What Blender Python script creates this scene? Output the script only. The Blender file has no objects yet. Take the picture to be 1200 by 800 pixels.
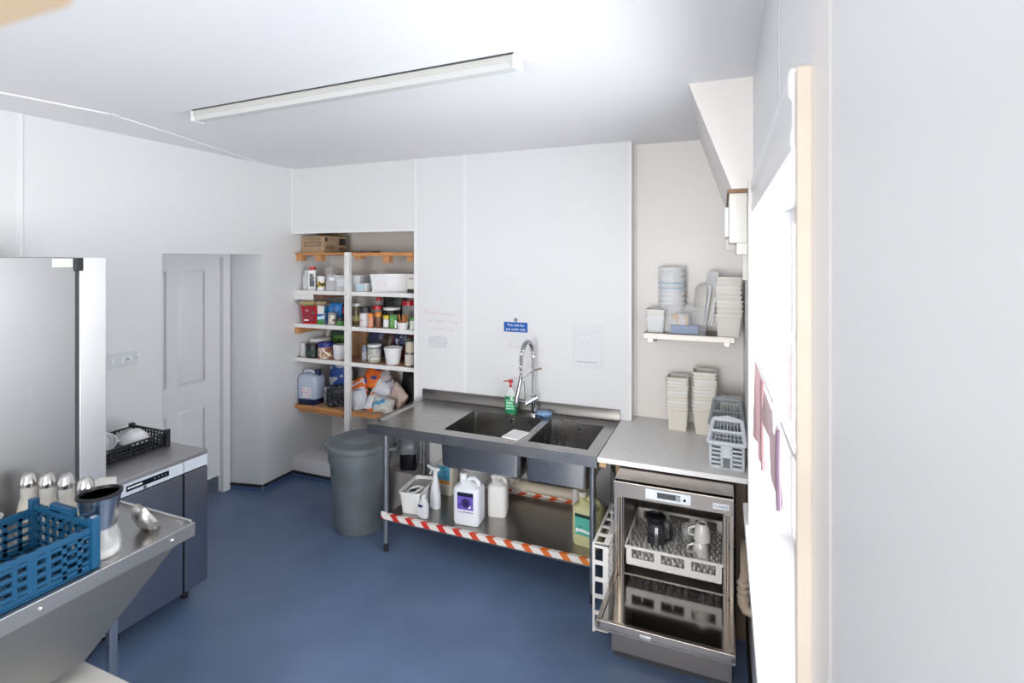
import bpy, bmesh, math, random
from mathutils import Vector, Matrix, noise as mnoise
random.seed(7)
PI = math.pi
S = bpy.context.scene
C = S.collection
R = math.radians

# ------------------------------------------------------------------ camera
cd = bpy.data.cameras.new('camera'); cam = bpy.data.objects.new('camera', cd); C.objects.link(cam)
cam.location = (0, 0, 2.05); cam.rotation_euler = (PI/2, 0, math.atan(248/610))
cd.sensor_width = 36; cd.lens = 610/1200*36; cd.shift_y = -98/1200
cd.clip_start = .01; cd.clip_end = 100
cd.dof.use_dof = True; cd.dof.focus_distance = 3.6; cd.dof.aperture_fstop = 2.8
S.camera = cam
# ------------------------------------------------------------------ sky and light
W = bpy.data.worlds.new('sky'); S.world = W; W.use_nodes = True
bg = W.node_tree.nodes['Background']; bg.inputs[0].default_value = (.92, .96, 1, 1); bg.inputs[1].default_value = 2.0
def area(name, loc, rot, sx, sy, power, col):
    l = bpy.data.lights.new(name, 'AREA'); l.shape = 'RECTANGLE'; l.size = sx; l.size_y = sy; l.energy = power; l.color = col
    o = bpy.data.objects.new(name, l); C.objects.link(o); o.location = loc; o.rotation_euler = rot
    return o
# daylight through the side window; unseen fill added behind the camera, tilted up for the ceiling
area('window_daylight', (.95, 1.85, 1.35), (0, R(112), 0), 1.9, 2.2, 106, (.945, .97, 1))
area('rear_fill', (-.75, -2.70, 1.55), (R(122), 0, 0), 1.5, 1.6, 85, (1, .965, .92))
S.view_settings.view_transform = 'Standard'; S.view_settings.look = 'None'
S.view_settings.exposure = 0.6; S.view_settings.gamma = 1; S.view_settings.use_curve_mapping = False

# ------------------------------------------------------------------ materials
MATS = {}
def mat(name, col, rough=.5, metal=0, nscale=0, namt=0, bump=0, bscale=60, alpha=1, trans=0, stretch=None, spec=None, sss=0):
    if name in MATS: return MATS[name]
    m = bpy.data.materials.new(name); m.use_nodes = True; MATS[name] = m
    nt = m.node_tree; b = nt.nodes['Principled BSDF']
    b.inputs['Base Color'].default_value = (*col, 1); b.inputs['Roughness'].default_value = rough; b.inputs['Metallic'].default_value = metal
    b.inputs['Alpha'].default_value = alpha; b.inputs['Transmission Weight'].default_value = trans
    if spec is not None: b.inputs['Specular IOR Level'].default_value = spec
    tc = nt.nodes.new('ShaderNodeTexCoord'); mp = nt.nodes.new('ShaderNodeMapping')
    nt.links.new(tc.outputs['Object'], mp.inputs[0])
    if stretch: mp.inputs['Scale'].default_value = stretch
    if namt:
        n = nt.nodes.new('ShaderNodeTexNoise'); n.inputs['Scale'].default_value = nscale; n.inputs['Detail'].default_value = 4
        nt.links.new(mp.outputs[0], n.inputs['Vector'])
        r = nt.nodes.new('ShaderNodeValToRGB'); nt.links.new(n.outputs['Fac'], r.inputs[0])
        r.color_ramp.elements[0].position = .35; r.color_ramp.elements[1].position = .65
        r.color_ramp.elements[0].color = (*[max(0, c*(1-namt)) for c in col], 1)
        r.color_ramp.elements[1].color = (*[min(1, c*(1+namt)) for c in col], 1)
        nt.links.new(r.outputs[0], b.inputs['Base Color'])
    if bump:
        n2 = nt.nodes.new('ShaderNodeTexNoise'); n2.inputs['Scale'].default_value = bscale; n2.inputs['Detail'].default_value = 3
        nt.links.new(mp.outputs[0], n2.inputs['Vector'])
        bp = nt.nodes.new('ShaderNodeBump'); bp.inputs['Strength'].default_value = bump; bp.inputs['Distance'].default_value = .004
        nt.links.new(n2.outputs['Fac'], bp.inputs['Height']); nt.links.new(bp.outputs[0], b.inputs['Normal'])
    return m
def steel(name, col=(.55, .55, .56), rough=.3, stretch=(1, 40, 40), dirt=.05):
    if name in MATS: return MATS[name]
    m = mat(name, col, rough, 1, 6, dirt, .004, 30, stretch=stretch)
    nt = m.node_tree; b = nt.nodes['Principled BSDF']
    tc = nt.nodes.new('ShaderNodeTexCoord')
    n = nt.nodes.new('ShaderNodeTexNoise'); n.inputs['Scale'].default_value = 3.5; n.inputs['Detail'].default_value = 6
    nt.links.new(tc.outputs['Object'], n.inputs['Vector'])
    mr = nt.nodes.new('ShaderNodeMapRange'); mr.inputs[3].default_value = rough*.9; mr.inputs[4].default_value = rough*1.1
    nt.links.new(n.outputs['Fac'], mr.inputs[0]); nt.links.new(mr.outputs[0], b.inputs['Roughness'])
    return m
def printed(name, cols, scale=30, stretch=(1, 1, 1), rough=.45, pos=None, kind='noise'):
    """flat print: patches of a few inks with hard edges"""
    if name in MATS: return MATS[name]
    m = mat(name, cols[0], rough)
    nt = m.node_tree; b = nt.nodes['Principled BSDF']
    mp = [n for n in nt.nodes if n.type == 'MAPPING'][0]; mp.inputs['Scale'].default_value = stretch
    if kind == 'noise':
        t = nt.nodes.new('ShaderNodeTexNoise'); t.inputs['Scale'].default_value = scale; t.inputs['Detail'].default_value = 1.5; o = t.outputs['Fac']
    else:
        t = nt.nodes.new('ShaderNodeTexVoronoi'); t.inputs['Scale'].default_value = scale; sp = nt.nodes.new('ShaderNodeSeparateColor')
        nt.links.new(t.outputs['Color'], sp.inputs[0]); o = sp.outputs[0]
    nt.links.new(mp.outputs[0], t.inputs['Vector'])
    r = nt.nodes.new('ShaderNodeValToRGB'); r.color_ramp.interpolation = 'CONSTANT'; nt.links.new(o, r.inputs[0])
    n = len(cols)
    if pos is None:
        pos = [0] + ([.36 + .28*(i)/(n-1) for i in range(1, n)] if kind == 'noise' else [i/n for i in range(1, n)])
    while len(r.color_ramp.elements) < n: r.color_ramp.elements.new(.5)
    for i in range(n):
        r.color_ramp.elements[i].position = pos[i]; r.color_ramp.elements[i].color = (*cols[i], 1)
    nt.links.new(r.outputs[0], b.inputs['Base Color'])
    return m
def lines(name, paper, ink, scale=60, axis='Z', width=.35):
    """paper with rows of small unreadable print"""
    if name in MATS: return MATS[name]
    m = mat(name, paper, .5); nt = m.node_tree; b = nt.nodes['Principled BSDF']
    tc = [n for n in nt.nodes if n.type == 'TEX_COORD'][0]
    w = nt.nodes.new('ShaderNodeTexWave'); w.wave_type = 'BANDS'; w.bands_direction = axis; w.inputs['Scale'].default_value = scale/6.283
    nt.links.new(tc.outputs['Object'], w.inputs['Vector'])
    n = nt.nodes.new('ShaderNodeTexNoise'); n.inputs['Scale'].default_value = scale*1.2; nt.links.new(tc.outputs['Object'], n.inputs['Vector'])
    mu = nt.nodes.new('ShaderNodeMath'); mu.operation = 'MULTIPLY'; nt.links.new(w.outputs['Fac'], mu.inputs[0]); nt.links.new(n.outputs['Fac'], mu.inputs[1])
    r = nt.nodes.new('ShaderNodeValToRGB'); r.color_ramp.elements[0].position = width; r.color_ramp.elements[1].position = width+.08
    r.color_ramp.elements[0].color = (*paper, 1); r.color_ramp.elements[1].color = (*ink, 1)
    nt.links.new(mu.outputs[0], r.inputs[0]); nt.links.new(r.outputs[0], b.inputs['Base Color'])
    return m
def glassy(name, col=(.95, .97, .97), alpha=.22, rough=.05):
    return mat(name, col, rough, alpha=alpha)

wallm = mat('white_cladding', (.755, .76, .77), .36, bump=.03, bscale=4)
wallw = mat('bounce_tinted_cladding', (.80, .77, .745), .35, bump=.03, bscale=4)  # warm bounce light of the right recess tinted into the white
ceilm = mat('ceiling_white', (.87, .87, .885), .5, bump=.05, bscale=3)
trimm = mat('white_gloss_paint', (.82, .82, .83), .3)
creamw = mat('cream_painted_wood', (.56, .50, .43), .5, nscale=8, namt=.06)
whitep = mat('white_plastic', (.80, .81, .82), .4)
offwh = mat('off_white_plastic', (.76, .74, .69), .42)
creamp = mat('cream_plastic', (.74, .68, .58), .42)
blackp = mat('black_plastic', (.012, .013, .016), .4)
darkp = mat('dark_grey_plastic', (.05, .055, .06), .5)
st = steel('brushed_steel'); stv = steel('brushed_steel_upright', stretch=(40, 40, 1))
std = steel('dull_steel', (.38, .37, .36), .34); stb = steel('bright_steel', (.68, .68, .69), .2)
sink_st = steel('sink_steel', (.42, .41, .40), .27)
chrome = mat('chrome', (.75, .75, .77), .08, 1)
frost = mat('frosted_plastic', (.86, .88, .90), .35, alpha=.62)
clearp = mat('clear_plastic', (.85, .88, .92), .18, alpha=.35)
glassm = glassy('clear_glass')
jarg = glassy('jar_glass', (.8, .85, .85), .3)
orangew = mat('orange_pine', (.58, .26, .09), .5, nscale=12, namt=.2, stretch=(1, 6, 6))
brownw = mat('brown_board', (.36, .20, .12), .6, nscale=10, namt=.2)
redp = mat('red_plastic', (.55, .015, .03), .3); redt = mat('red_tin', (.50, .008, .02), .25)
bluep = mat('royal_blue', (.015, .05, .30), .35)
navy = mat('navy_plastic', (.012, .018, .09), .35)
greenp = mat('green_plastic', (.06, .24, .05), .4)
rubber = mat('black_rubber', (.015, .015, .018), .6)
binm = mat('grey_bin_plastic', (.145, .168, .182), .5, nscale=6, namt=.12, bump=.1, bscale=200)
card = mat('brown_cardboard', (.42, .30, .19), .75, nscale=20, namt=.08)
ink = mat('dark_ink', (.03, .025, .025), .6)
whiteprint = mat('white_print', (.85, .86, .88), .5)
crateb = mat('blue_crate_plastic', (.006, .078, .175), .4)

# ------------------------------------------------------------------ mesh building
def ring_rr(w, d, r, z, n=3, cx=0, cy=0):
    r = max(min(r, w/2-1e-4, d/2-1e-4), 1e-4); pts = []
    for (sx, sy, a0) in ((1, 1, 0), (-1, 1, 90), (-1, -1, 180), (1, -1, 270)):
        for i in range(n+1):
            a = R(a0+90*i/n)
            pts.append((cx+sx*(w/2-r)+r*math.cos(a), cy+sy*(d/2-r)+r*math.sin(a), z))
    return pts
def ring_c(r, z, n=24, cx=0, cy=0, ry=None):
    ry = ry or r
    return [(cx+r*math.cos(2*PI*i/n), cy+ry*math.sin(2*PI*i/n), z) for i in range(n)]
class G:
    def __init__(s): s.bm = bmesh.new(); s.bev = False
    def face(s, vs):
        try: return s.bm.faces.new(vs)
        except ValueError: return None
    def loft(s, rings, c0=True, c1=True, closed=False):
        V = [[s.bm.verts.new(p) for p in r] for r in rings]; n = len(V[0])
        pairs = list(zip(V, V[1:])) + ([(V[-1], V[0])] if closed else [])
        for a, b in pairs:
            for i in range(n): s.face([a[i], a[(i+1) % n], b[(i+1) % n], b[i]])
        if c0 and not closed: s.face(V[0][::-1])
        if c1 and not closed: s.face(V[-1])
        return s
    def box(s, x0, x1, y0, y1, z0, z1, bev=0):
        if bev:
            s.bev = True
            g = bmesh.new(); 
            vs = [g.verts.new(p) for p in ((x0,y0,z0),(x1,y0,z0),(x1,y1,z0),(x0,y1,z0),(x0,y0,z1),(x1,y0,z1),(x1,y1,z1),(x0,y1,z1))]
            for f in ((3,2,1,0),(4,5,6,7),(0,1,5,4),(1,2,6,5),(2,3,7,6),(3,0,4,7)): g.faces.new([vs[i] for i in f])
            bmesh.ops.bevel(g, geom=g.edges[:], offset=bev, segments=2, affect='EDGES', profile=.5)
            me = bpy.data.meshes.new('t'); g.to_mesh(me); g.free(); s.bm.from_mesh(me); bpy.data.meshes.remove(me); return s
        return s.loft([[(x0,y0,z0),(x1,y0,z0),(x1,y1,z0),(x0,y1,z0)], [(x0,y0,z1),(x1,y0,z1),(x1,y1,z1),(x0,y1,z1)]])
    def lathe(s, prof, n=24, cx=0, cy=0, c0=True, c1=True):
        return s.loft([ring_c(max(r, 1e-4), z, n, cx, cy) for r, z in prof], c0, c1)
    def cyl(s, r, z0, z1, n=20, cx=0, cy=0): return s.lathe([(r, z0), (r, z1)], n, cx, cy)
    def tube(s, pts, r, n=8, rads=None):
        P = [Vector(p) for p in pts]; rings = []; up = None
        for i, p in enumerate(P):
            t = (P[min(i+1, len(P)-1)]-P[max(i-1, 0)]).normalized()
            if up is None:
                up = Vector((0, 0, 1)) if abs(t.z) < .9 else Vector((1, 0, 0))
            u = (up - t*up.dot(t)).normalized(); v = t.cross(u); up = u
            rr = rads[i] if rads else r
            rings.append([tuple(p+u*rr*math.cos(2*PI*k/n)+v*rr*math.sin(2*PI*k/n)) for k in range(n)])
        return s.loft(rings)
    def prism(s, poly, axis, a0, a1):
        def mk(a): return [{'x': (a, p[0], p[1]), 'y': (p[0], a, p[1]), 'z': (p[0], p[1], a)}[axis] for p in poly]
        return s.loft([mk(a0), mk(a1)])
    def quad(s, *p): s.face([s.bm.verts.new(q) for q in p]); return s
    def rtub(s, w, d, h, r=.02, taper=.85, t=.004, rim=.008, rimh=.012, z=0):
        """open tapered tub with wall thickness and turned rim"""
        w0, d0 = w*taper, d*taper
        s.loft([ring_rr(w0, d0, r, z), ring_rr(w, d, r, z+h-rimh), ring_rr(w+2*rim, d+2*rim, r+rim, z+h-rimh), ring_rr(w+2*rim, d+2*rim, r+rim, z+h),
                ring_rr(w-2*t, d-2*t, r, z+h), ring_rr(w0-2*t, d0-2*t, r, z+t)], True, True); return s
    def ctub(s, r1, h, taper=.85, t=.003, rim=.005, rimh=.01, z=0, n=24):
        s.lathe([(r1*taper, z), (r1, z+h-rimh), (r1+rim, z+h-rimh), (r1+rim, z+h), (r1-t, z+h), (r1*taper-t, z+t)], n); return s
    def xf(s, M):
        bmesh.ops.transform(s.bm, matrix=M, verts=s.bm.verts[:]); return s
    def put(s, name, m, parent=None, loc=(0, 0, 0), rz=0, sharp=35, normals=True):
        bm = s.bm
        if normals: bmesh.ops.recalc_face_normals(bm, faces=bm.faces[:])
        me = bpy.data.meshes.new(name); bm.to_mesh(me); bm.free()
        me.materials.append(m)
        me.polygons.foreach_set('use_smooth', [True]*len(me.polygons)); me.set_sharp_from_angle(angle=R(sharp))
        o = bpy.data.objects.new(name, me); C.objects.link(o); o.location = loc; o.rotation_euler = (0, 0, rz)
        if parent: o.parent = parent
        if s.bev: w_ = o.modifiers.new('weighted', 'WEIGHTED_NORMAL'); w_.keep_sharp = True; w_.weight = 100
        return o
def rotm(ax, deg, loc=(0, 0, 0)): return Matrix.Translation(loc) @ Matrix.Rotation(R(deg), 4, ax)
def box(name, m, x0, x1, y0, y1, z0, z1, parent=None, bev=0): return G().box(x0, x1, y0, y1, z0, z1, bev).put(name, m, parent)
def tag(o, label, cat, group=None):
    o['label'] = label; o['category'] = cat
    if group: o['group'] = group
    return o
def thing(name, label, cat, loc=(0, 0, 0), rz=0, group=None):
    o = bpy.data.objects.new(name, None); C.objects.link(o); o.location = loc; o.rotation_euler = (0, 0, rz); o.empty_display_size = .05
    return tag(o, label, cat, group)
def dup(root, loc, rz=None, label=None):
    r = root.copy(); C.objects.link(r); r.location = loc
    if rz is not None: r.rotation_euler = (0, 0, rz)
    if label: r['label'] = label
    for ch in list(root.children):
        c = ch.copy(); C.objects.link(c); c.parent = r
        for g in list(ch.children):
            d = g.copy(); C.objects.link(d); d.parent = c
    return r
def struct(o): o['kind'] = 'structure'; return o
def lettering(text, size, m, parent, loc, rot=(PI/2, 0, 0), align='CENTER', name='lettering', depth=.0006, shear=0):
    cu = bpy.data.curves.new('t', 'FONT'); cu.body = text; cu.size = size; cu.align_x = align; cu.align_y = 'CENTER'; cu.extrude = depth; cu.shear = shear; cu.resolution_u = 3
    t = bpy.data.objects.new('t', cu); C.objects.link(t)
    dg = bpy.context.evaluated_depsgraph_get(); me = bpy.data.meshes.new_from_object(t.evaluated_get(dg))
    bpy.data.objects.remove(t); bpy.data.curves.remove(cu)
    me.materials.clear(); me.materials.append(m)
    o = bpy.data.objects.new(name, me); C.objects.link(o); o.parent = parent; o.location = loc; o.rotation_euler = rot
    return o
def arc_label(r, z0, z1, a0, a1, name, m, parent, n=8, r2=None):
    g = G(); r2 = r2 or r; A = [R(a0+(a1-a0)*i/n) for i in range(n+1)]
    lo = [g.bm.verts.new((r*math.cos(a), r*math.sin(a), z0)) for a in A]; hi = [g.bm.verts.new((r2*math.cos(a), r2*math.sin(a), z1)) for a in A]
    for i in range(n): g.face([lo[i], lo[i+1], hi[i+1], hi[i]])
    return g.put(name, m, parent)
FACE = math.degrees(math.atan2(-3.8, 3.0))      # the way the alcove goods look out into the room

# ================================================================== THE ROOM
CZ = 2.88
# floor
fm = mat('blue_speckled_vinyl', (.112, .168, .285), .32, nscale=3, namt=.10, bump=.12, bscale=350)
nt = fm.node_tree; b = nt.nodes['Principled BSDF']; lk = b.inputs['Base Color'].links[0].from_socket
tc = nt.nodes.new('ShaderNodeTexCoord'); n = nt.nodes.new('ShaderNodeTexNoise'); n.inputs['Scale'].default_value = 420; n.inputs['Detail'].default_value = 0
nt.links.new(tc.outputs['Object'], n.inputs['Vector'])
r = nt.nodes.new('ShaderNodeValToRGB'); r.color_ramp.elements[0].position = .60; r.color_ramp.elements[1].position = .66
r.color_ramp.elements[0].color = (0, 0, 0, 1); r.color_ramp.elements[1].color = (.45, .45, .45, 1); nt.links.new(n.outputs['Fac'], r.inputs[0])
mx = nt.nodes.new('ShaderNodeMixRGB'); mx.inputs[2].default_value = (.20, .28, .41, 1); nt.links.new(r.outputs[0], mx.inputs[0]); nt.links.new(lk, mx.inputs[1]); nt.links.new(mx.outputs[0], b.inputs['Base Color'])
struct(box('floor', fm, -4.4, .4, -2.6, 4.4, -.06, 0))
struct(box('ceiling', ceilm, -4.4, .4, -2.6, 4.4, CZ, CZ+.06))
# left wall with the door recess
g = G(); g.box(-3.95, -3.75, -2.6, 2.526, 0, CZ); g.box(-3.95, -3.75, 2.526, 3.41, 2.08, CZ)
g.prism([(-3.75, 3.41), (-3.75, 4.40), (-4.3, 4.40), (-4.3, 3.34), (-4.09, 3.34)], 'z', 0, CZ)
struct(g.put('wall_left', wallm))
g = G(); g.box(-4.35, -4.17, 2.0, 3.34, 0, 2.3); g.box(-4.2, -3.95, 2.0, 2.5, 0, 2.3); g.box(-4.3, -3.95, 2.5, 3.36, 2.08, 2.2); struct(g.put('wall_recess_left', wallm))
# back wall: chimney breast, panel over the alcove, the alcove's back
struct(box('wall_back', wallm, -2.405, -.61, 3.75, 4.4, 0, CZ))
struct(box('wall_alcove_front', wallm, -3.75, -2.405, 3.752, 3.80, 2.285, CZ))
struct(box('wall_alcove', mat('alcove_paint', (.74, .72, .69), .5, nscale=3, namt=.04), -3.75, -2.405, 4.28, 4.4, 0, 2.31))
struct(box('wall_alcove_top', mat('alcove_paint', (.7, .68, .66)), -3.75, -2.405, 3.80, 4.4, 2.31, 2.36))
struct(box('wall_alcove_plinth', trimm, -3.75, -2.405, 3.76, 4.28, 0, .18))
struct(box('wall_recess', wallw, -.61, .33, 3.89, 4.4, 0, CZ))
# right wall with the window opening y .99..2.60, z .85..2.25
WX = .125; WY0, WY1, WZ0, WZ1 = 1.0, 2.56, .84, 2.25
g = G(); g.box(WX, .34, -2.6, WY0, 0, CZ); g.box(WX, .34, WY1+.06, 4.4, 0, CZ); g.box(WX, .34, WY0, WY1+.06, 0, WZ0); g.box(WX, .34, WY0, WY1+.06, WZ1, CZ)
g.prism([(WX+.001, WY1), (.34, WY1-.05), (.34, WY1+.08), (WX+.001, WY1+.08)], 'z', WZ0, WZ1)
struct(g.put('wall_right', wallm))
# wall behind the camera with a wide opening added for the rear fill
g = G(); g.box(-4.4, .4, -2.68, -2.6, 0, .7); g.box(-4.4, .4, -2.68, -2.6, 2.65, CZ); g.box(-4.4, -1.6, -2.68, -2.6, .7, 2.65); g.box(.1, .4, -2.68, -2.6, .7, 2.65)
struct(g.put('wall_front', wallm))
# panel joints
k = 0
def joint(x0, x1, y0, y1, z0, z1, m=trimm):
    global k; k += 1; struct(box('trim_%d' % k, m, x0, x1, y0, y1, z0, z1))
joint(-1.945, -1.925, 3.746, 3.75, .96, CZ); joint(-2.412, -2.388, 3.744, 3.75, .0, CZ); joint(-3.75, -2.412, 3.746, 3.752, 2.275, 2.295)
joint(-3.75, -3.745, 1.70, 1.72, 0, CZ); joint(-3.752, -3.735, 3.735, 3.752, 2.295, CZ)
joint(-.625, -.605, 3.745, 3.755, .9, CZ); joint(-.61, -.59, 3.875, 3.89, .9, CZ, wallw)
joint(.121, .125, 1.395, 1.402, 2.40, CZ, mat('grey_joint', (.45, .46, .48), .6))
# thin ceiling cover strip near the left wall with a lump of filler
g = G(); g.tube([(-3.40, 1.20, 2.879), (-3.30, 1.75, 2.877), (-3.268, 1.90, 2.876), (-3.40, 2.35, 2.877), (-3.74, 3.35, 2.879)], .006, 6); struct(g.put('trim_20', ceilm))
struct(G().loft([ring_c(.05, 0, 10, ry=.018), ring_c(.03, -.012, 10, ry=.01)]).put('trim_21', trimm, None, (-3.268, 1.93, 2.879), R(-60)))
# vinyl upstand and black sealing strip
up = mat('blue_upstand', (.07, .125, .24), .4)
def base(name, pts):
    g = G(); h = G()
    for (x0, y0), (x1, y1) in zip(pts, pts[1:]):
        d = Vector((x1-x0, y1-y0, 0)).normalized(); nrm = Vector((d.y, -d.x, 0))
        for gg, zz0, zz1, t in ((g, 0, .04, .012), (h, .04, .058, .016)):
            a = Vector((x0, y0, 0)); bb = Vector((x1, y1, 0))
            gg.loft([[tuple(p+Vector((0, 0, zz0))) for p in (a, bb, bb+nrm*t, a+nrm*t)], [tuple(p+Vector((0, 0, zz1))) for p in (a, bb, bb+nrm*(t*.7), a+nrm*(t*.7))]])
    o = struct(g.put('baseboard_'+name, up)); struct(h.put('baseboard_%s_seal' % name, rubber)); return o
base('left', [(-4.08, 3.338), (-3.752, 3.412), (-3.752, 3.758)]); base('alcove', [(-3.75, 3.757), (-2.405, 3.757)]); base('back', [(-2.40, 3.75), (-.61, 3.75)])
base('recess', [(-.61, 3.89), (.125, 3.89)]); base('front_left', [(-3.75, -2.5), (-3.75, 2.52)])
base('right', [(.125, 3.88), (.125, -2.5)])
# door
g = G(); g.box(-4.13, -4.09, 2.46, 3.262, .005, 2.06)
d1 = struct(g.put('door_1', trimm))
def moulding(y0, y1, z0, z1):
    g = G()
    for a, bq, e in ((0, .022, .010), (.022, .03, .004)):
        g.loft([[(-4.09, y0+a, z0+a), (-4.09, y1-a, z0+a), (-4.09, y1-a, z1-a), (-4.09, y0+a, z1-a)], [(-4.09+e, y0+bq, z0+bq), (-4.09+e, y1-bq, z0+bq), (-4.09+e, y1-bq, z1-bq), (-4.09+e, y0+bq, z1-bq)]], False, False)
    g.loft([[(-4.0905, y0+.03, z0+.03), (-4.0905, y1-.03, z0+.03), (-4.0905, y1-.03, z1-.03), (-4.0905, y0+.03, z1-.03)], [(-4.083, y0+.06, z0+.06), (-4.083, y1-.06, z0+.06), (-4.083, y1-.06, z1-.06), (-4.083, y0+.06, z1-.06)]], False, True)
    g.put('door_panel', trimm, d1)
for y0, y1 in ((2.55, 2.80), (2.88, 3.13)): moulding(y0, y1, 1.0, 1.96); moulding(y0, y1, .22, .80)
box('kick_plate', steel('kick_steel', (.5, .52, .55), .35), -4.09, -4.086, 2.47, 3.25, .01, .15, d1)
struct(G().box(-4.14, -4.05, 3.266, 3.335, 0, 2.10, .004).put('trim_door_jamb', trimm)); struct(box('trim_door_head', trimm, -4.14, -4.06, 2.5, 3.335, 2.06, 2.10))
# side window: architraves, splayed reveal, casement, glass, sill
def arch(x0, y0, y1, z0, z1, name, m=trimm): return struct(G().box(x0, WX+.001, y0, y1, z0, z1, .004).put(name, m))
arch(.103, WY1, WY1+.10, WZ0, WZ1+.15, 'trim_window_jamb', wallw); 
g = G(); g.prism([(WX, WZ1), (.118, WZ1), (.115, WZ1+.01), (.115, WZ1+.03), (.118, WZ1+.04), (.118, WZ1+.09), (.112, WZ1+.10), (.112, WZ1+.14), (.116, WZ1+.15), (WX, WZ1+.15)], 'y', WY0+.09, WY1+.10)
struct(g.put('trim_window_head', trimm))
arch(.1035, .905, .93, 0, 2.345, 'trim_window_post', creamw)
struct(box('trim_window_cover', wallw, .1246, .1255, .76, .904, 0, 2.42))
win = G(); fx0, fx1 = .27, .33
for (y0, y1, z0, z1) in ((WY0, WY0+.05, WZ0, WZ1), (WY1-.09, WY1-.03, WZ0, WZ1), (WY0+.05, WY1-.09, WZ0, WZ0+.06), (WY0+.05, WY1-.09, WZ1-.06, WZ1), (1.9, 1.96, WZ0+.06, WZ1-.06), (1.35, 1.41, WZ0+.06, WZ1-.06)): win.box(fx0, fx1, y0, y1, z0, z1)
w1 = struct(win.put('window_1', trimm))
gm = bpy.data.materials.new('window_glass'); gm.use_nodes = True; gn = gm.node_tree; gn.nodes.clear()
oo = gn.nodes.new('ShaderNodeOutputMaterial'); tr = gn.nodes.new('ShaderNodeBsdfTransparent'); gl = gn.nodes.new('ShaderNodeBsdfGlossy'); gl.inputs['Roughness'].default_value = .02; fr = gn.nodes.new('ShaderNodeLayerWeight'); fr.inputs[0].default_value = .08; mxs = gn.nodes.new('ShaderNodeMixShader')
gn.links.new(fr.outputs['Facing'], mxs.inputs[0]); gn.links.new(tr.outputs[0], mxs.inputs[1]); gn.links.new(gl.outputs[0], mxs.inputs[2]); gn.links.new(mxs.outputs[0], oo.inputs[0])
for (y0, y1) in ((WY0+.05, 1.35), (1.41, 1.9), (1.96, WY1-.09)): G().box(.298, .302, y0, y1, WZ0+.06, WZ1-.06).put('pane', gm, w1)
struct(G().box(.088, .30, WY0-.1, 2.80, .815, .85, .006).put('trim_window_sill', trimm))
# opened top casement standing inward, and the cord across the window
cs = thing('open_casement', 'white casement sash swung inward into the bright side window', 'window', (.125, 1.50, 1.60))
g = G()
for (x0, x1, z0, z1) in ((-.008, .024, 0, .26), (.115, .145, 0, .26), (.024, .115, 0, .03), (.024, .115, .235, .26)): g.box(x0, x1, -.016, .016, z0, z1)
g.put('sash_frame', trimm, cs); G().box(.024, .115, -.003, .003, .03, .235).put('pane', gm, cs)
# tapered boxing at the right corner with electric casing under it
g = G()
A = [(-.155, 2.62, CZ), (.13, 2.62, CZ), (.13, 2.62, 2.37), (.035, 2.62, 2.37)]; B = [(-.155, 3.89, CZ), (.13, 3.89, CZ), (.13, 3.89, 2.37), (.02, 3.89, 2.37)]
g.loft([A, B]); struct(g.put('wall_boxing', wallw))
struct(box('trim_boxing_edge', mat('raw_brown_wood', (.30, .17, .09), .7), .015, .10, 2.64, 3.4, 2.355, 2.37))
cb = thing('electrical_casing', 'cream boxed casing with small stepped boxes below the corner boxing', 'casing', (.08, 2.66, 2.1))
G().box(-.056, .022, 0, .5, .02, .255, .004).put('main_box', offwh, cb); G().box(-.024, .023, -.01, .3, -.035, .02, .003).put('lower_box', offwh, cb); G().box(-.075, -.056, .02, .32, .05, .19, .004).put('side_box', whitep, cb)
G().box(.004, .025, .02, .06, -.155, -.035).put('trunking', offwh, cb)
G().box(-.07, .0, .32, .45, -.01, .05, .004).put('rear_box', offwh, cb)

# ------------------------------------------------------------------ ceiling lamp and hanging shelf
fl = thing('fluorescent_batten', 'long unlit fluorescent batten light on the ceiling', 'light', (-1.775, 2.025, CZ))
fl.rotation_euler = (0, 0, math.atan2(-.076, 1.865))
G().box(-1.0, 1.0, -.032, .032, -.034, -.004, .003).put('housing', mat('lamp_white', (.57, .57, .54), .4), fl)
G().box(-.99, .99, -.038, .032, -.004, 0).put('dark_gap', darkp, fl)
for x in (-1.005, .985): G().box(x, x+.02, -.034, .034, -.062, -.002, .003).put('end_cap', whitep, fl)
g = G(); g.prism([(-.030, -.034), (.028, -.034), (.020, -.058), (-.022, -.058)], 'x', -.985, .985); g.put('diffuser', mat('lamp_diffuser', (.60, .61, .60), .3), fl)
hs = thing('hanging_shelf', 'pale wooden shelf hung near the ceiling at upper left', 'shelf', (-.88, .0, 2.2))
G().box(-.52, .52, -.19, .19, 0, .022, .003).put('board', mat('pale_pine', (.86, .66, .43), .5, nscale=6, namt=.05), hs)
for x in (-.48, .48):
    for y in (-.17, .0): G().cyl(.004, .022, CZ-2.2, 8, x, y).put('rod', std, hs)

# ================================================================== SINK UNIT
xL, xR, yF, yB = -2.32, -.686, 3.0, 3.745; RZ = .885
sk = thing('sink_unit', 'stainless double-bowl sink unit with left drainer against the back wall', 'sink', (0, 0, 0))
B1 = (-1.765, -1.205, 3.10, 3.58); B2 = (-1.155, -.765, 3.10, 3.58)
g = G(); t = .012
g.box(xL+.01, B1[0], yF+.012, 3.70, RZ-t, RZ); g.box(B1[0], xR-.01, yF+.012, B1[2], RZ-t, RZ); g.box(B1[0], xR-.01, B1[3], 3.70, RZ-t, RZ); g.box(B1[1], B2[0], B1[2], B1[3], RZ-t, RZ); g.box(B2[1], xR-.01, B1[2], B1[3], RZ-t, RZ)
g.box(xL, xR, yF, yF+.012, RZ-.062, RZ+.004); g.box(xL, xL+.01, yF+.012, 3.70, RZ-.062, RZ+.002); g.box(xR-.01, xR, yF+.012, 3.70, RZ-.062, RZ+.004)
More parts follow.
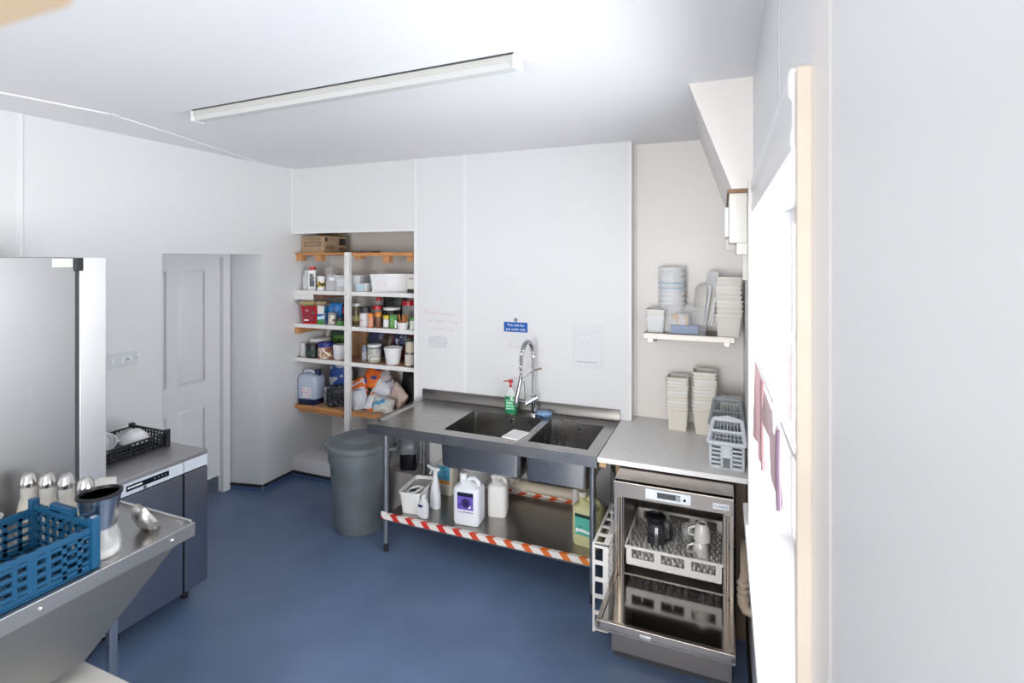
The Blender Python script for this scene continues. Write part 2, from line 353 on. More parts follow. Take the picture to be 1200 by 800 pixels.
g.prism([(xL+.012, RZ), (xL+.05, RZ), (xL+.045, RZ+.012), (xL+.008, RZ+.012)], 'y', yF+.10, yB-.02)

g.put('drainer_top', sink_st, sk)
G().box(xL+.045, xL+.062, yF+.10, yB-.06, RZ, RZ+.003).put('polished_edge', mat('polished_strip', (.8, .79, .78), .25, 1), sk)
g = G(); g.prism([(3.70, RZ-t), (3.748, RZ-t), (3.748, .962), (3.728, .962), (3.728, .900), (3.722, .889), (3.70, RZ)], 'x', xL, xR); g.put('splashback', steel('splash_steel', (.24, .23, .22), .33), sk)  # splashback steel darkened: reflection of a dark room put into its colour
for i, (x0, x1, y0, y1) in enumerate((B1, B2)):
    cx, cy = (x0+x1)/2, (y0+y1)/2; w, d = x1-x0, y1-y0; zb = .63; g = G()
    g.loft([ring_rr(w, d, .02, RZ-.001, cx=cx, cy=cy), ring_rr(w-.01, d-.01, .03, zb+.03, cx=cx, cy=cy), ring_rr(w-.06, d-.06, .03, zb+.006, cx=cx, cy=cy), ring_rr(w-.06, d-.06, .03, zb, cx=cx, cy=cy),
            ring_rr(w-.01, d-.01, .04, zb, cx=cx, cy=cy), ring_rr(w+.02, d+.04, .04, zb+.02, cx=cx, cy=cy), ring_rr(w+.024, d+.05, .03, RZ-t, cx=cx, cy=cy)], False, False)
    g.quad(*[(cx+sx*(w/2-.03), cy+sy*(d/2-.03), zb+.006) for sx, sy in ((-1, -1), (1, -1), (1, 1), (-1, 1))])
    bo = g.put('bowl', sink_st, sk, normals=False)
    G().lathe([(.03, 0), (.03, .002), (.022, .002), (.022, -.001)], 16).xf(Matrix.Translation((cx, cy, zb+.006))).put('drain', chrome, bo)
    G().lathe([(.017, 0), (.017, .003), (.009, .0035)], 16).xf(rotm('X', 90, (cx+(.03 if i == 0 else .02), y1-.001, RZ-.045))).put('overflow_ring', chrome, bo)
    G().cyl(.009, .0036, .0045, 12).xf(rotm('X', 90, (cx+(.03 if i == 0 else .02), y1-.001, RZ-.045))).put('overflow_hole', blackp, bo)
galv = steel('galvanised_tube', (.36, .38, .40), .42, (30, 30, 2), .25)
for (x, y) in ((-2.19, 3.045), (-.72, 3.045), (-2.26, 3.66), (-.72, 3.66)):
    l = G().cyl(.019, .09, RZ-t, 16, x, y).put('leg', galv, sk); G().lathe([(.021, .06), (.021, .2), (.019, .2)], 14, x, y).put('leg_sleeve', galv, l); G().lathe([(.017, 0), (.014, .06)], 12, x, y).put('foot', rubber, l)
USZ = .262
sh = G(); sh.box(-2.17, -.715, 3.04, 3.70, USZ-.012, USZ); sh.box(-2.17, -.715, 3.03, 3.045, USZ-.045, USZ+.001); sh.box(-2.17, -.715, 3.695, 3.71, USZ-.02, USZ+.012)
sh.put('undershelf', steel('shelf_steel', (.36, .345, .33), .3), sk)
def tape_mat():
    m = mat('hazard_tape', (.8, .8, .8), .35); nt = m.node_tree; b = nt.nodes['Principled BSDF']; tc = [n for n in nt.nodes if n.type == 'TEX_COORD'][0]
    sp = nt.nodes.new('ShaderNodeSeparateXYZ'); nt.links.new(tc.outputs['Object'], sp.inputs[0])
    def mth(op, a, bb):
        n = nt.nodes.new('ShaderNodeMath'); n.operation = op
        for i, v in enumerate((a, bb)):
            if isinstance(v, (int, float)): n.inputs[i].default_value = v
            else: nt.links.new(v, n.inputs[i])
        return n.outputs[0]
    s1 = mth('ADD', sp.outputs[0], mth('MULTIPLY', sp.outputs[2], .9)); s1 = mth('ADD', s1, mth('MULTIPLY', sp.outputs[1], -.9))
    fct = mth('LESS_THAN', mth('FRACT', mth('MULTIPLY', s1, 8.2), 0), .42)
    rp = nt.nodes.new('ShaderNodeValToRGB'); mr = nt.nodes.new('ShaderNodeMapRange'); mr.inputs[1].default_value = -2.2; mr.inputs[2].default_value = -.7; nt.links.new(sp.outputs[0], mr.inputs[0]); nt.links.new(mr.outputs[0], rp.inputs[0])
    rp.color_ramp.elements[0].color = (.62, .03, .02, 1); rp.color_ramp.elements[1].color = (.75, .22, .03, 1); rp.color_ramp.elements[0].position = .35
    mx = nt.nodes.new('ShaderNodeMixRGB'); mx.inputs[1].default_value = (.78, .74, .70, 1); nt.links.new(fct, mx.inputs[0]); nt.links.new(rp.outputs[0], mx.inputs[2]); nt.links.new(mx.outputs[0], b.inputs['Base Color'])
    return m
tp = tape_mat()
g = G(); g.box(-2.185, -.735, 3.0275, 3.03, USZ-.034, USZ+.002); g.box(-2.185, -.735, 3.0275, 3.05, USZ+.001, USZ+.003); g.put('hazard_tape', tp, sk)
g = G(); g.box(-1.72, -1.0, 3.692, 3.695, USZ+.0, USZ+.022); g.box(-1.72, -1.0, 3.66, 3.695, USZ+.0005, USZ+.002); g.put('rear_hazard_tape', tp, sk)
g = G(); g.box(-2.215, -2.168, 3.022, 3.0275, USZ-.03, USZ+.02); g.put('tape_end', tp, sk)

# pre-rinse tap
tap = thing('spray_tap', 'tall chrome pre-rinse spray tap with sprung arched hose', 'tap', (-1.305, 3.64, RZ))
G().lathe([(.028, 0), (.028, .008), (.02, .012), (.018, .11), (.022, .115), (.022, .15), (.016, .155)], 18).put('base', chrome, tap)
G().tube([(-.05, -.05, .09), (.02, .005, .13)], .02, 12).put('valve_body', chrome, tap)
G().tube([(-.045, -.05, .10), (-.10, -.13, .13)], .007, 8).put('lever', chrome, tap)
G().cyl(.011, .13, .42, 12, -.012, .015).put('riser', chrome, tap)
arc = []
for i in range(41):
    a = PI*i/40; arc.append((-.012, .015-.125+.125*math.cos(a), .42+.135*math.sin(a)))
arc += [(-.012, -.235, .40-.02*i) for i in range(1, 5)]
G().tube(arc, .0085, 10).put('hose', mat('grey_hose', (.2, .2, .21), .4), tap)
hel = []; L = len(arc)-1; turns = 34
for i in range(turns*10+1):
    f = i/(turns*10)*L; j = min(int(f), L-1); p = Vector(arc[j]).lerp(Vector(arc[j+1]), f-j); q = Vector(arc[min(j+1, L)])-Vector(arc[j]); q.normalize()
    u = Vector((1, 0, 0)); v = q.cross(u); a = 2*PI*i/10
    hel.append(tuple(p+(u*math.cos(a)+v*math.sin(a))*.015))
G().tube(hel, .0028, 5).put('spring', chrome, tap)
G().tube([(-.012, .015, .325), (-.012, -.23, .31)], .006, 8).put('hook_arm', chrome, tap); G().tube([(-.012, .015, .325), (.055, .02, .345)], .006, 8).put('clamp_lever', mat('bronze_metal', (.4, .28, .2), .3, 1), tap)
gun = G().tube([(-.012, -.235, .335), (-.014, -.24, .30), (-.03, -.26, .2), (-.035, -.27, .155)], .012, 12, [.012, .016, .013, .018]).put('spray_gun', mat('dark_chrome', (.25, .25, .27), .2, 1), tap)
G().cyl(.019, .135, .16, 14, -.036, -.272).put('spray_head', mat('green_grey_rubber', (.06, .14, .1), .5), gun); G().tube([(.006, -.225, .30), (.012, -.215, .2), (.004, -.22, .15)], .004, 6).put('squeeze_trigger', chrome, gun)

sp = thing('soap_bottle', 'green washing-up liquid bottle with red pump on the sink ledge', 'bottle', (-1.49, 3.64, RZ), R(10))
gl_ = mat('green_liquid', (.01, .26, .10), .15, alpha=.93)
G().loft([ring_rr(.085, .055, .022, 0), ring_rr(.09, .058, .024, .01), ring_rr(.09, .058, .024, .12), ring_rr(.08, .05, .02, .13)]).put('liquid', gl_, sp)
G().loft([ring_rr(.0915, .0595, .024, .125), ring_rr(.085, .055, .024, .142), ring_rr(.036, .032, .014, .175), ring_rr(.03, .03, .014, .19)]).put('body', frost, sp)
G().box(-.032, .032, -.0315, -.030, .03, .10).put('label', lines('soap_label', (.06, .45, .22), (.7, .85, .7), 90), sp)
G().lathe([(.011, .19), (.011, .205), (.006, .205), (.006, .222), (.017, .222), (.016, .245), (.004, .247)], 14).put('pump', redp, sp); G().tube([(0, 0, .236), (-.045, -.02, .238), (-.05, -.022, .231)], .005, 8).put('spout', redp, sp)
bd = thing('scrub_brush', 'round blue scrubbing brush lying beside the tap base', 'brush', (-1.222, 3.635, RZ))
G().loft([ring_c(.052, .012, 20, ry=.04), ring_c(.06, .022, 20, ry=.046), ring_c(.052, .034, 20, ry=.04), ring_c(.03, .036, 20, ry=.02)]).put('head', mat('pale_blue_plastic', (.22, .38, .62), .4, nscale=60, namt=.3), bd)
g = G()
for i in range(60):
    a = random.random()*6.28; r_ = .05*math.sqrt(random.random()); g.cyl(.002, 0, .014, 4, r_*math.cos(a), .76*r_*math.sin(a))
o = g.put('bristles', mat('blue_bristle', (.10, .22, .45), .6), bd); o['kind'] = 'stuff'
tag(G().box(-.06, .06, -.08, .08, 0, .012, .004).put('white_board', mat('board_white', (.82, .82, .81), .7), None, (-1.262, 3.165, RZ+.0005), R(-8)), 'flat white cutting board resting over the sink divider', 'board')  # thin white board laid across the bowl edge

# ------------------------------------------------------------------ canisters and bottles
def jerrycan(name, label, loc, rz, w, d, h, m, capm, lab=None, group=None, liquid=None):
    t = thing(name, label, 'canister', loc, rz, group)
    zs = .70*h
    G().loft([ring_rr(w*.9, d*.9, .02, 0), ring_rr(w, d, .03, .02), ring_rr(w, d, .03, zs), ring_rr(w*.95, d*.92, .03, zs+.05*h), ring_rr(w*.62, d*.62, .03, .80*h), ring_rr(w*.34, d*.5, .02, .86*h, cx=-w*.16), ring_rr(.046, .046, .022, .88*h, cx=-w*.22), ring_rr(.042, .042, .02, .93*h, cx=-w*.22)]).put('body', m, t)
    G().lathe([(.026, .91*h), (.026, .99*h), (.022, h)], 16, -w*.22, 0).put('cap', capm, t)
    G().tube([(-w*.06, 0, .84*h), (w*.06, 0, .905*h), (w*.22, 0, .90*h), (w*.36, 0, .84*h), (w*.38, 0, .72*h)], .016, 10).put('handle', m, t)
    if lab:
        lw, z0, z1, parts = lab
        for nm, a0, a1, mm in parts:
            G().box(-lw/2, lw/2, -d/2-.0012, -d/2+.001, z0+(z1-z0)*a0, z0+(z1-z0)*a1).put(nm, mm, t)
    return t
whp = mat('translucent_white_can', (.78, .80, .84), .35, nscale=5, namt=.02); yel = mat('yellow_green_can', (.58, .56, .30), .35)
crcan = mat('cream_can', (.74, .71, .62), .4)
pur = printed('purple_print', [(.16, .10, .48), (.10, .055, .33)], 14); navl = mat('navy_label', (.008, .01, .045), .4)
p = jerrycan('canister', 'white canister with purple and navy label standing on the sink undershelf', (-1.60, 3.165, USZ+.003), R(4), .19, .14, .325, whp, whitep, (.115, .075, .22, [('label_header', .82, 1, navl), ('label', .22, .82, pur), ('label_footer', .02, .2, lines('footer_print', (.75, .74, .8), (.1, .06, .3), 120))]))
g = G()
g.lathe([(.030, 0), (.033, .001), (.033, .0025), (.030, .003)], 20); g.lathe([(.019, 0), (.021, .001), (.021, .0025), (.019, .003)], 20)
g.xf(rotm('X', 90, (.005, -.0715, .152))).put('label_emblem', mat('dark_purple', (.05, .03, .18), .4), p)
G().box(.02, .04, -.0725, -.071, .12, .135).put('label_drop', whiteprint, p)
jerrycan('canister', 'plain white canister behind the purple-labelled canister under the sink', (-1.462, 3.34, USZ), R(12), .135, .13, .285, mat('white_can', (.78, .77, .75), .4), whitep)
tl = mat('teal_label', (.10, .46, .36), .4)
p = jerrycan('canister', 'yellow-green canister with teal label by the right sink leg', (-.785, 3.21, USZ), R(-8), .185, .13, .315, yel, crcan, (.13, .07, .20, [('label_header', .84, 1, mat('dark_green_label', (.01, .04, .03), .4)), ('label', 0, .84, printed('teal_print', [(.10, .46, .36), (.06, .34, .27)], 16))]))
g = G(); g.tube([(-.055, 0, 0), (-.03, 0, .004), (.05, 0, -.004)], .009, 8, [.012, .008, .008]); g.xf(Matrix.Translation((0, -.067, .098))).put('label_stroke', whiteprint, p)
jerrycan('canister', 'cream canister with light blue label at the back of the sink undershelf', (-1.95, 3.50, USZ), R(-4), .135, .12, .32, crcan, crcan, (.105, .08, .22, [('label', .25, 1, printed('blue_print', [(.10, .42, .62), (.05, .3, .5), (.3, .6, .7)], 20, (1, 1, 6))), ('label_footer', .05, .25, mat('orange_label', (.7, .32, .08), .4))]))
# black filled canister on a grey box behind
gb = tag(G().box(-.13, .13, -.10, .10, 0, .33, .006).put('grey_box', mat('dusty_grey', (.40, .38, .37), .7), None, (-2.42, 3.635, 0), 0), 'dusty grey box standing on the floor behind the sink leg', 'box')
p = thing('canister', 'clear canister half full of black liquid on the dusty grey box', 'canister', (-2.385, 3.63, .331), R(20))
G().loft([ring_rr(.125, .11, .02, 0), ring_rr(.135, .12, .025, .01), ring_rr(.135, .12, .025, .13)]).put('liquid', mat('black_liquid', (.01, .01, .014), .2), p)
G().loft([ring_rr(.136, .121, .025, .13), ring_rr(.136, .121, .025, .20), ring_rr(.09, .08, .03, .245), ring_rr(.04, .04, .018, .26)]).put('body', mat('smoky_plastic', (.30, .32, .35), .3, alpha=.8), p)
G().lathe([(.024, .255), (.024, .285)], 14).put('cap', blackp, p); G().tube([(-.03, 0, .24), (-.085, 0, .235), (-.085, 0, .12), (-.065, 0, .10)], .012, 8).put('handle', mat('smoky_handle', (.35, .35, .36), .4), p)
# open white tub with lids inside
p = thing('storage_tub', 'deep white rectangular tub with loose lids under the sink', 'tub', (-2.045, 3.225, USZ+.001), R(8))
G().rtub(.155, .29, .155, .02, .86).put('body', mat('white_tub', (.78, .78, .76), .35), p)
G().tube([(-.045, -.10, .13), (.03, -.11, .145), (.055, -.03, .15), (.0, .0, .14), (-.045, -.03, .13), (-.045, -.10, .13)], .007, 8).put('lid_ring', whitep, p)
G().loft([ring_rr(.12, .13, .02, .12, cx=.01, cy=.06), ring_rr(.13, .14, .02, .135, cx=.01, cy=.06)]).put('grey_lid', mat('grey_translucent', (.42, .42, .43), .4), p)
# trigger spray and little bottle
p = thing('spray_bottle', 'white trigger spray bottle between the open tub and canisters', 'bottle', (-1.915, 3.255, USZ), R(-15))
G().loft([ring_rr(.085, .06, .028, 0), ring_rr(.09, .065, .03, .01), ring_rr(.088, .062, .03, .10), ring_rr(.06, .045, .022, .17), ring_rr(.032, .03, .014, .215), ring_rr(.028, .028, .013, .235)]).put('body', whp, p)
h = G().loft([ring_rr(.03, .03, .013, .235), ring_rr(.034, .034, .015, .25), ring_rr(.03, .026, .01, .262), ring_rr(.10, .026, .01, .27, cx=-.012), ring_rr(.10, .026, .012, .288, cx=-.012)]).put('trigger_head', whitep, p)
G().tube([(-.03, 0, .268), (-.045, 0, .24), (-.06, 0, .225)], .005, 8).put('trigger', whitep, h); G().cyl(.01, 0, .02, 10).xf(rotm('Y', -90, (-.058, 0, .279))).put('nozzle', whitep, h)
p = thing('small_bottle', 'small clear bottle with white label in front of the trigger spray', 'bottle', (-1.915, 3.095, USZ+.003), R(-5))
G().loft([ring_rr(.07, .045, .02, 0), ring_rr(.074, .048, .021, .01), ring_rr(.074, .048, .021, .09), ring_rr(.045, .032, .015, .12), ring_rr(.02, .02, .009, .132)]).put('body', frost, p)
G().lathe([(.013, .13), (.012, .155)], 12).put('cap', whitep, p)
G().box(-.033, .012, -.0255, -.0243, .015, .085).put('label', lines('tiny_label', (.8, .8, .82), (.35, .35, .45), 130), p); G().box(-.028, .008, -.0262, -.0254, .075, .092).put('label_header', navy, p)

# waste pipes
pp = thing('waste_pipe', 'cream waste pipework running along the wall below the sink', 'pipe', (0, 0, 0))
pc = mat('cream_pipe', (.70, .62, .50), .45); pw = mat('white_pipe', (.80, .79, .77), .4)
G().tube([(-1.60, 3.655, .335), (-.86, 3.655, .335)], .036, 14).put('main_pipe', pc, pp)
G().tube([(-1.43, 3.655, .335), (-1.50, 3.655, .42), (-1.52, 3.655, .47), (-1.53, 3.64, .63)], .032, 14).put('branch_pipe', pc, pp)
G().tube([(-1.61, 3.655, .335), (-1.575, 3.655, .335)], .042, 14).put('socket_end', pc, pp); G().tube([(-1.40, 3.655, .335), (-1.36, 3.655, .335)], .042, 14).put('pipe_collar', pc, pp)
G().tube([(-.96, 3.55, .32), (-.96, 3.55, .62)], .026, 12).put('drop_pipe', pw, pp)
G().tube([(-1.52, 3.52, .62), (-1.52, 3.52, .43), (-1.48, 3.52, .39), (-1.44, 3.52, .43), (-1.44, 3.52, .62)], .03, 12).put('trap', pw, pp)
G().tube([(-1.62, 3.72, .47), (-.87, 3.72, .44)], .02, 10).put('rear_pipe', pc, pp)

# ------------------------------------------------------------------ bin
bn = thing('round_bin', 'grey round plastic bin with lid beside the sink drainer', 'bin', (-2.59, 3.275, 0))
G().lathe([(.185, 0), (.195, .02), (.225, .50), (.238, .52), (.24, .60), (.232, .61), (.245, .63)], 40).put('body', binm, bn)
G().lathe([(.255, .61), (.262, .625), (.26, .645), (.24, .655), (.22, .650), (.15, .665), (.13, .662), (.12, .668)], 40).put('lid', binm, bn)
for a in (200, 20):
    g = G(); g.tube([(.235, -.06, .60), (.285, -.05, .60), (.295, 0, .60), (.285, .05, .60), (.235, .06, .60)], .014, 8); g.box(.235, .30, -.055, .055, .605, .615); g.xf(Matrix.Rotation(R(a), 4, 'Z')).put('handle', binm, bn)
bv = thing('drain_valve', 'small black lever valve behind the bin on the alcove plinth', 'valve', (-3.11, 3.83, .18))
G().cyl(.018, 0, .13, 12).put('stem', blackp, bv); G().tube([(-.07, 0, .16), (0, 0, .14), (.05, -.02, .12)], .014, 8).put('lever', blackp, bv); G().box(-.03, .03, -.03, .03, .10, .15, .006).put('body', blackp, bv)

# ================================================================== WORKTOP, DISHWASHER, RACKS
wt = thing('worktop', 'pale grey worktop between the sink and the right wall', 'worktop', (0, 0, 0))
g = G(); g.prism([(-.68, 3.0), (.122, 3.0), (.122, 3.888), (-.606, 3.888), (-.606, 3.748), (-.68, 3.748)], 'z', .865, .89); g.put('board', mat('grey_laminate', (.69, .68, .66), .4, nscale=40, namt=.03), wt)
G().box(-.68, .122, 2.992, 3.0, .863, .8905).put('front_edge', trimm, wt)
G().box(-.675, -.635, 3.02, 3.7, .825, .865).put('support_batten', mat('raw_pine', (.55, .36, .2), .6), wt); G().box(-.62, -.585, 3.24, 3.74, .0, .865).put('support_panel', mat('raw_pine', (.55, .36, .2), .6), wt)
G().box(.06, .11, 3.05, 3.09, 0, .865).put('leg', mat('brown_post', (.12, .085, .06), .6), wt)
G().tube([(-.62, 3.12, .80), (-.60, 3.08, .78), (-.58, 3.07, .66), (-.60, 3.08, .5)], .006, 6).put('cable', blackp, wt)

dw = thing('dishwasher', 'stainless under-counter dishwasher standing open with door down', 'dishwasher', (-.25, 2.80, 0))
hw = .297; dst = steel('dishwasher_steel', (.43, .39, .355), .30, (1, 40, 40), .04); dstv = steel('dishwasher_steel_upright', (.46, .42, .38), .25, (40, 40, 1), .04)
ZT = .855
g = G(); g.box(-hw, -hw+.012, .01, .60, .04, ZT-.004); g.box(hw-.012, hw, .01, .60, .04, ZT-.004); g.box(-hw, hw, .585, .60, .04, ZT-.004); g.box(-hw, hw, .0, .60, ZT-.006, ZT); g.put('casing', dst, dw)
# wash chamber
g = G(); cm = steel('chamber_steel', (.30, .28, .26), .32)
g.box(-hw+.045, -hw+.05, .02, .56, .36, .77); g.box(hw-.05, hw-.045, .02, .56, .36, .77); g.box(-hw+.045, hw-.045, .555, .56, .36, .77); g.box(-hw+.045, hw-.045, .02, .56, .355, .362); g.box(-hw+.02, hw-.02, .02, .56, .765, .77); g.put('wash_chamber', cm, dw)
fr_ = G(); fr_.box(-hw, -hw+.045, 0, .03, .33, .775, .003); fr_.box(hw-.045, hw, 0, .03, .33, .775, .003); fr_.box(-hw+.045, hw-.045, .004, .03, .31, .342, .003); fr_.put('front_frame', dstv, dw)
for x in (-hw+.028, hw-.028): G().cyl(.009, .36, .77, 10, x, -.004).put('guide_rod', mat('brassy_steel', (.5, .42, .33), .25, 1), dw)
cp = G().box(-hw, hw, -.008, .03, .775, ZT, .003).put('control_panel', dst, dw)
G().box(-.13, .095, -.0105, -.008, .79, .842, .001).put('display_plate', mat('pale_panel', (.62, .66, .70), .4), cp)
G().box(-.07, .045, -.012, -.0105, .803, .832).put('screen', mat('lcd', (.05, .055, .06), .2), cp); G().box(.022, .045, -.0125, -.012, .805, .830).put('screen_digits', mat('lcd_pale', (.25, .28, .3), .3), cp)
G().cyl(.014, 0, .004, 16).xf(rotm('X', 90, (.066, -.0105, .814))).put('start_button', whitep, cp); G().cyl(.008, .004, .005, 14).xf(rotm('X', 90, (.066, -.0105, .814))).put('button_mark', navy, cp)
G().cyl(.011, 0, .003, 16).xf(rotm('X', 90, (-.098, -.0105, .818))).put('power_button', whitep, cp)
bg_ = G().box(.20, .275, -.0105, -.008, .797, .826, .001).put('badge', mat('badge_white', (.72, .74, .76), .4), cp)
lettering('CLASSEQ', .0165, mat('badge_blue', (.10, .18, .33), .4), bg_, (.2375, -.011, .8115))
kp = G().box(-hw+.012, hw-.01, -.125, -.115, .035, .33, .002).put('lower_panel', dst, dw)
G().box(-hw+.02, hw-.02, -.11, .0, .0, .05).put('plinth', darkp, dw)
# open door: a shallow tray hinged at the chamber's foot
dr = G(); dl = .46; zt_ = 0
dr.box(-hw, hw, -dl, 0, -.035, -.028); dr.box(-hw, -hw+.02, -dl, 0, -.035, 0, .002); dr.box(hw-.02, hw, -dl, 0, -.035, 0, .002); dr.box(-hw, hw, -dl, -dl+.022, -.045, 0, .003)
dm = dr.put('door', dstv, dw, (0, .045, .365)); dm.rotation_euler = (R(-1.0), 0, 0)
g = G(); g.box(-hw+.02, hw-.02, -dl+.022, 0, -.028, -.008); g.put('door_liner', steel('mirror_liner', (.34, .33, .32), .12), dm)
g = G(); g.box(-.10, -.05, -dl-.004, -dl, -.032, -.018, .001); g.put('door_catch', stb, dm)
for x in (-hw+.01, hw-.01): G().box(x-.008, x+.008, -.02, .03, 0.001, .03).put('hinge', stb, dm)

# basket: white plastic glass basket
pbm = mat('basket_plastic', (.70, .68, .65), .45); pegm = mat('basket_peg', (.55, .54, .52), .5)
def basket(name, label, loc, bw=.5, bd=.46, bh=.10, n=3):
    t = thing(name, label, 'basket', loc)
    def wall(L):      # wall with three windows, in x-z plane, thickness in y
        g = G(); w = .006; g.box(-L/2, L/2, 0, w, 0, bh*.36); g.box(-L/2, L/2, -.003, w, bh*.86, bh)
        gap = L*.72/n; edge = (L-n*gap)/(n+1)
        xs = -L/2
        for i in range(n+1): g.box(xs, xs+edge, 0, w, bh*.36, bh*.86); xs += edge+gap
        return g
    wall(bw).xf(Matrix.Translation((0, -bd/2, 0))).put('front_panel', pbm, t); wall(bw).xf(rotm('Z', 180, (0, bd/2, 0))).put('back_panel', pbm, t)
    wall(bd).xf(rotm('Z', 90, (bw/2, 0, 0))).put('side_panel', pbm, t); wall(bd).xf(rotm('Z', -90, (-bw/2, 0, 0))).put('side_panel', pbm, t)
    g = G()
    for i in range(13): x = -bw/2+.006+(bw-.012)*i/12; g.box(x-.003, x+.003, -bd/2, bd/2, 0, .006)
    for i in range(12): y = -bd/2+.006+(bd-.012)*i/11; g.box(-bw/2, bw/2, y-.003, y+.003, 0, .006)
    g.put('grid_base', pbm, t)
    return t
bk = basket('glass_basket', 'white wash basket loaded inside the open dishwasher', (-.245, 3.035, .418), .485)
g = G()
for i in range(16):
    for j in range(13):
        x = -.22+.44*i/15; y = -.20+.40*j/12; g.lathe([(.008, .006), (.010, .030), (.006, .045)], 5, x+(.006 if j % 2 else -.006), y)
o = g.put('pegs', pegm, bk); o['kind'] = 'stuff'
for x in (-.155, .0, .105):
    g = G(); g.box(x-.003, x+.003, -.22, .22, .006, .012); g.box(x-.003, x+.003, -.22, .22, .055, .065)
    for j in range(7): y = -.21+.07*j; g.box(x-.003, x+.003, y-.004, y+.004, .012, .055)
    g.put('divider', pbm, bk)
sb = basket('glass_basket', 'white wash basket standing on edge between the sink leg and dishwasher', (-.588, 2.86, .055), .46, .48, .085, 5)
sb.rotation_euler = (0, R(-90), 0); sb.location = (-.552, 2.93, .325)
# carafe and cups
cf = thing('carafe', 'black-rimmed glass carafe upside down in the dishwasher basket', 'carafe', (-.352, 3.01, .427)); cf.scale = (.88, .88, .8)
G().lathe([(.035, 0), (.05, .01), (.058, .06), (.056, .12), (.05, .17), (.046, .2)], 24).put('body', mat('smoky_glass', (.05, .055, .065), .08, alpha=.75), cf)
G().lathe([(.052, .185), (.062, .20), (.064, .225), (.055, .23), (.052, .215), (.045, .21)], 24).put('rim_band', blackp, cf)
G().tube([(.05, .0, .20), (.09, .0, .19), (.095, 0, .08), (.055, 0, .05)], .011, 8).put('handle', blackp, cf); G().box(.0, .02, -.060, -.055, .03, .17).put('steel_strip', stb, cf)
cupm = mat('white_china', (.72, .70, .67), .2)
def cup(label, loc, rz):
    t = thing('cup', label, 'cup', loc, rz)
    G().lathe([(.044, 0), (.043, .03), (.036, .07), (.028, .085), (.028, .09), (.022, .09), (.020, .084), (.033, .07), (.040, .03), (.041, .0)], 24).put('body', cupm, t)
    G().tube([(-.040, 0, .02), (-.068, 0, .025), (-.07, 0, .055), (-.036, 0, .07)], .006, 8).put('handle', cupm, t); return t
cup('white china cup upside down at the bottom of the pair in the basket', (-.115, 2.975, .444), R(15)); cup('white china cup upside down on top of another cup in the basket', (-.107, 2.98, .535), R(10))
gg = thing('glass_tumbler', 'clear glass tumbler behind the carafe in the dishwasher basket', 'glass', (-.32, 3.16, .427)); G().lathe([(.03, .0), (.036, .10), (.033, .10), (.027, .005)], 18).put('body', glassm, gg)
gg2 = dup(gg, (-.19, 3.12, .427), 0, 'clear glass tumbler between basket dividers left of the cups')

# right wall pipes under the sill
rp = thing('elbow_pipe', 'cream elbow waste pipes beside the dishwasher under the sill', 'pipe', (.083, 2.60, .0))
agp = mat('aged_pipe', (.36, .29, .22), .45)
G().tube([(.012, .30, .60), (.006, .03, .595), (0, .0, .58), (0, 0, .49)], .018, 10).put('pipe', agp, rp)
for z in (.565, .535, .505): G().lathe([(.022, z-.009), (.026, z-.005), (.026, z+.005), (.022, z+.009)], 14).put('pipe_collar', agp, rp)
G().tube([(0, 0, .50), (0, -.003, .475), (.012, -.008, .452), (.036, -.01, .447)], .024, 12).put('elbow', agp, rp)

# worktop goods: square tub stacks
def rect_tub(label, loc, w, d, h, m, group, taper=.86):
    t = thing('storage_tub', label, 'tub', loc, random.uniform(-.03, .03), group); G().rtub(w, d, h, .012, taper, .003, .006, .014).put('body', m, t); return t
tubm = [mat('natural_tub_a', (.82, .79, .72), .38, alpha=.93), mat('natural_tub_b', (.85, .84, .80), .38, alpha=.93), mat('natural_tub_c', (.80, .76, .67), .4, alpha=.95)]
WORDS = ['', 'second', 'third', 'fourth', 'fifth', 'sixth', 'seventh', 'eighth', 'ninth', 'tenth', 'eleventh', 'twelfth']
WORDS2 = ['first', 'second', 'third', 'fourth', 'fifth', 'sixth']
def ORD(i, n): return 'bottom ' if i == 0 else 'top ' if i == n-1 else WORDS[i]+'-from-bottom '
def stack(x, y, z, n, step, w, d, h, labels, group, mats):
    for i in range(n):
        lb = ORD(i, n) + labels
        rect_tub(lb, (x+random.uniform(-.003, .003), y, z+i*step), w, d, h, mats[(i*7+1) % len(mats)] if i else mats[2], group)
stack(-.287, 3.72, .89, 11, .022, .135, .135, .135, 'square natural plastic tub of the left worktop stack', 'left stack of square tubs on the worktop', tubm)
stack(-.115, 3.70, .89, 12, .0235, .14, .145, .15, 'square natural plastic tub of the right worktop stack', 'right stack of square tubs on the worktop', tubm)
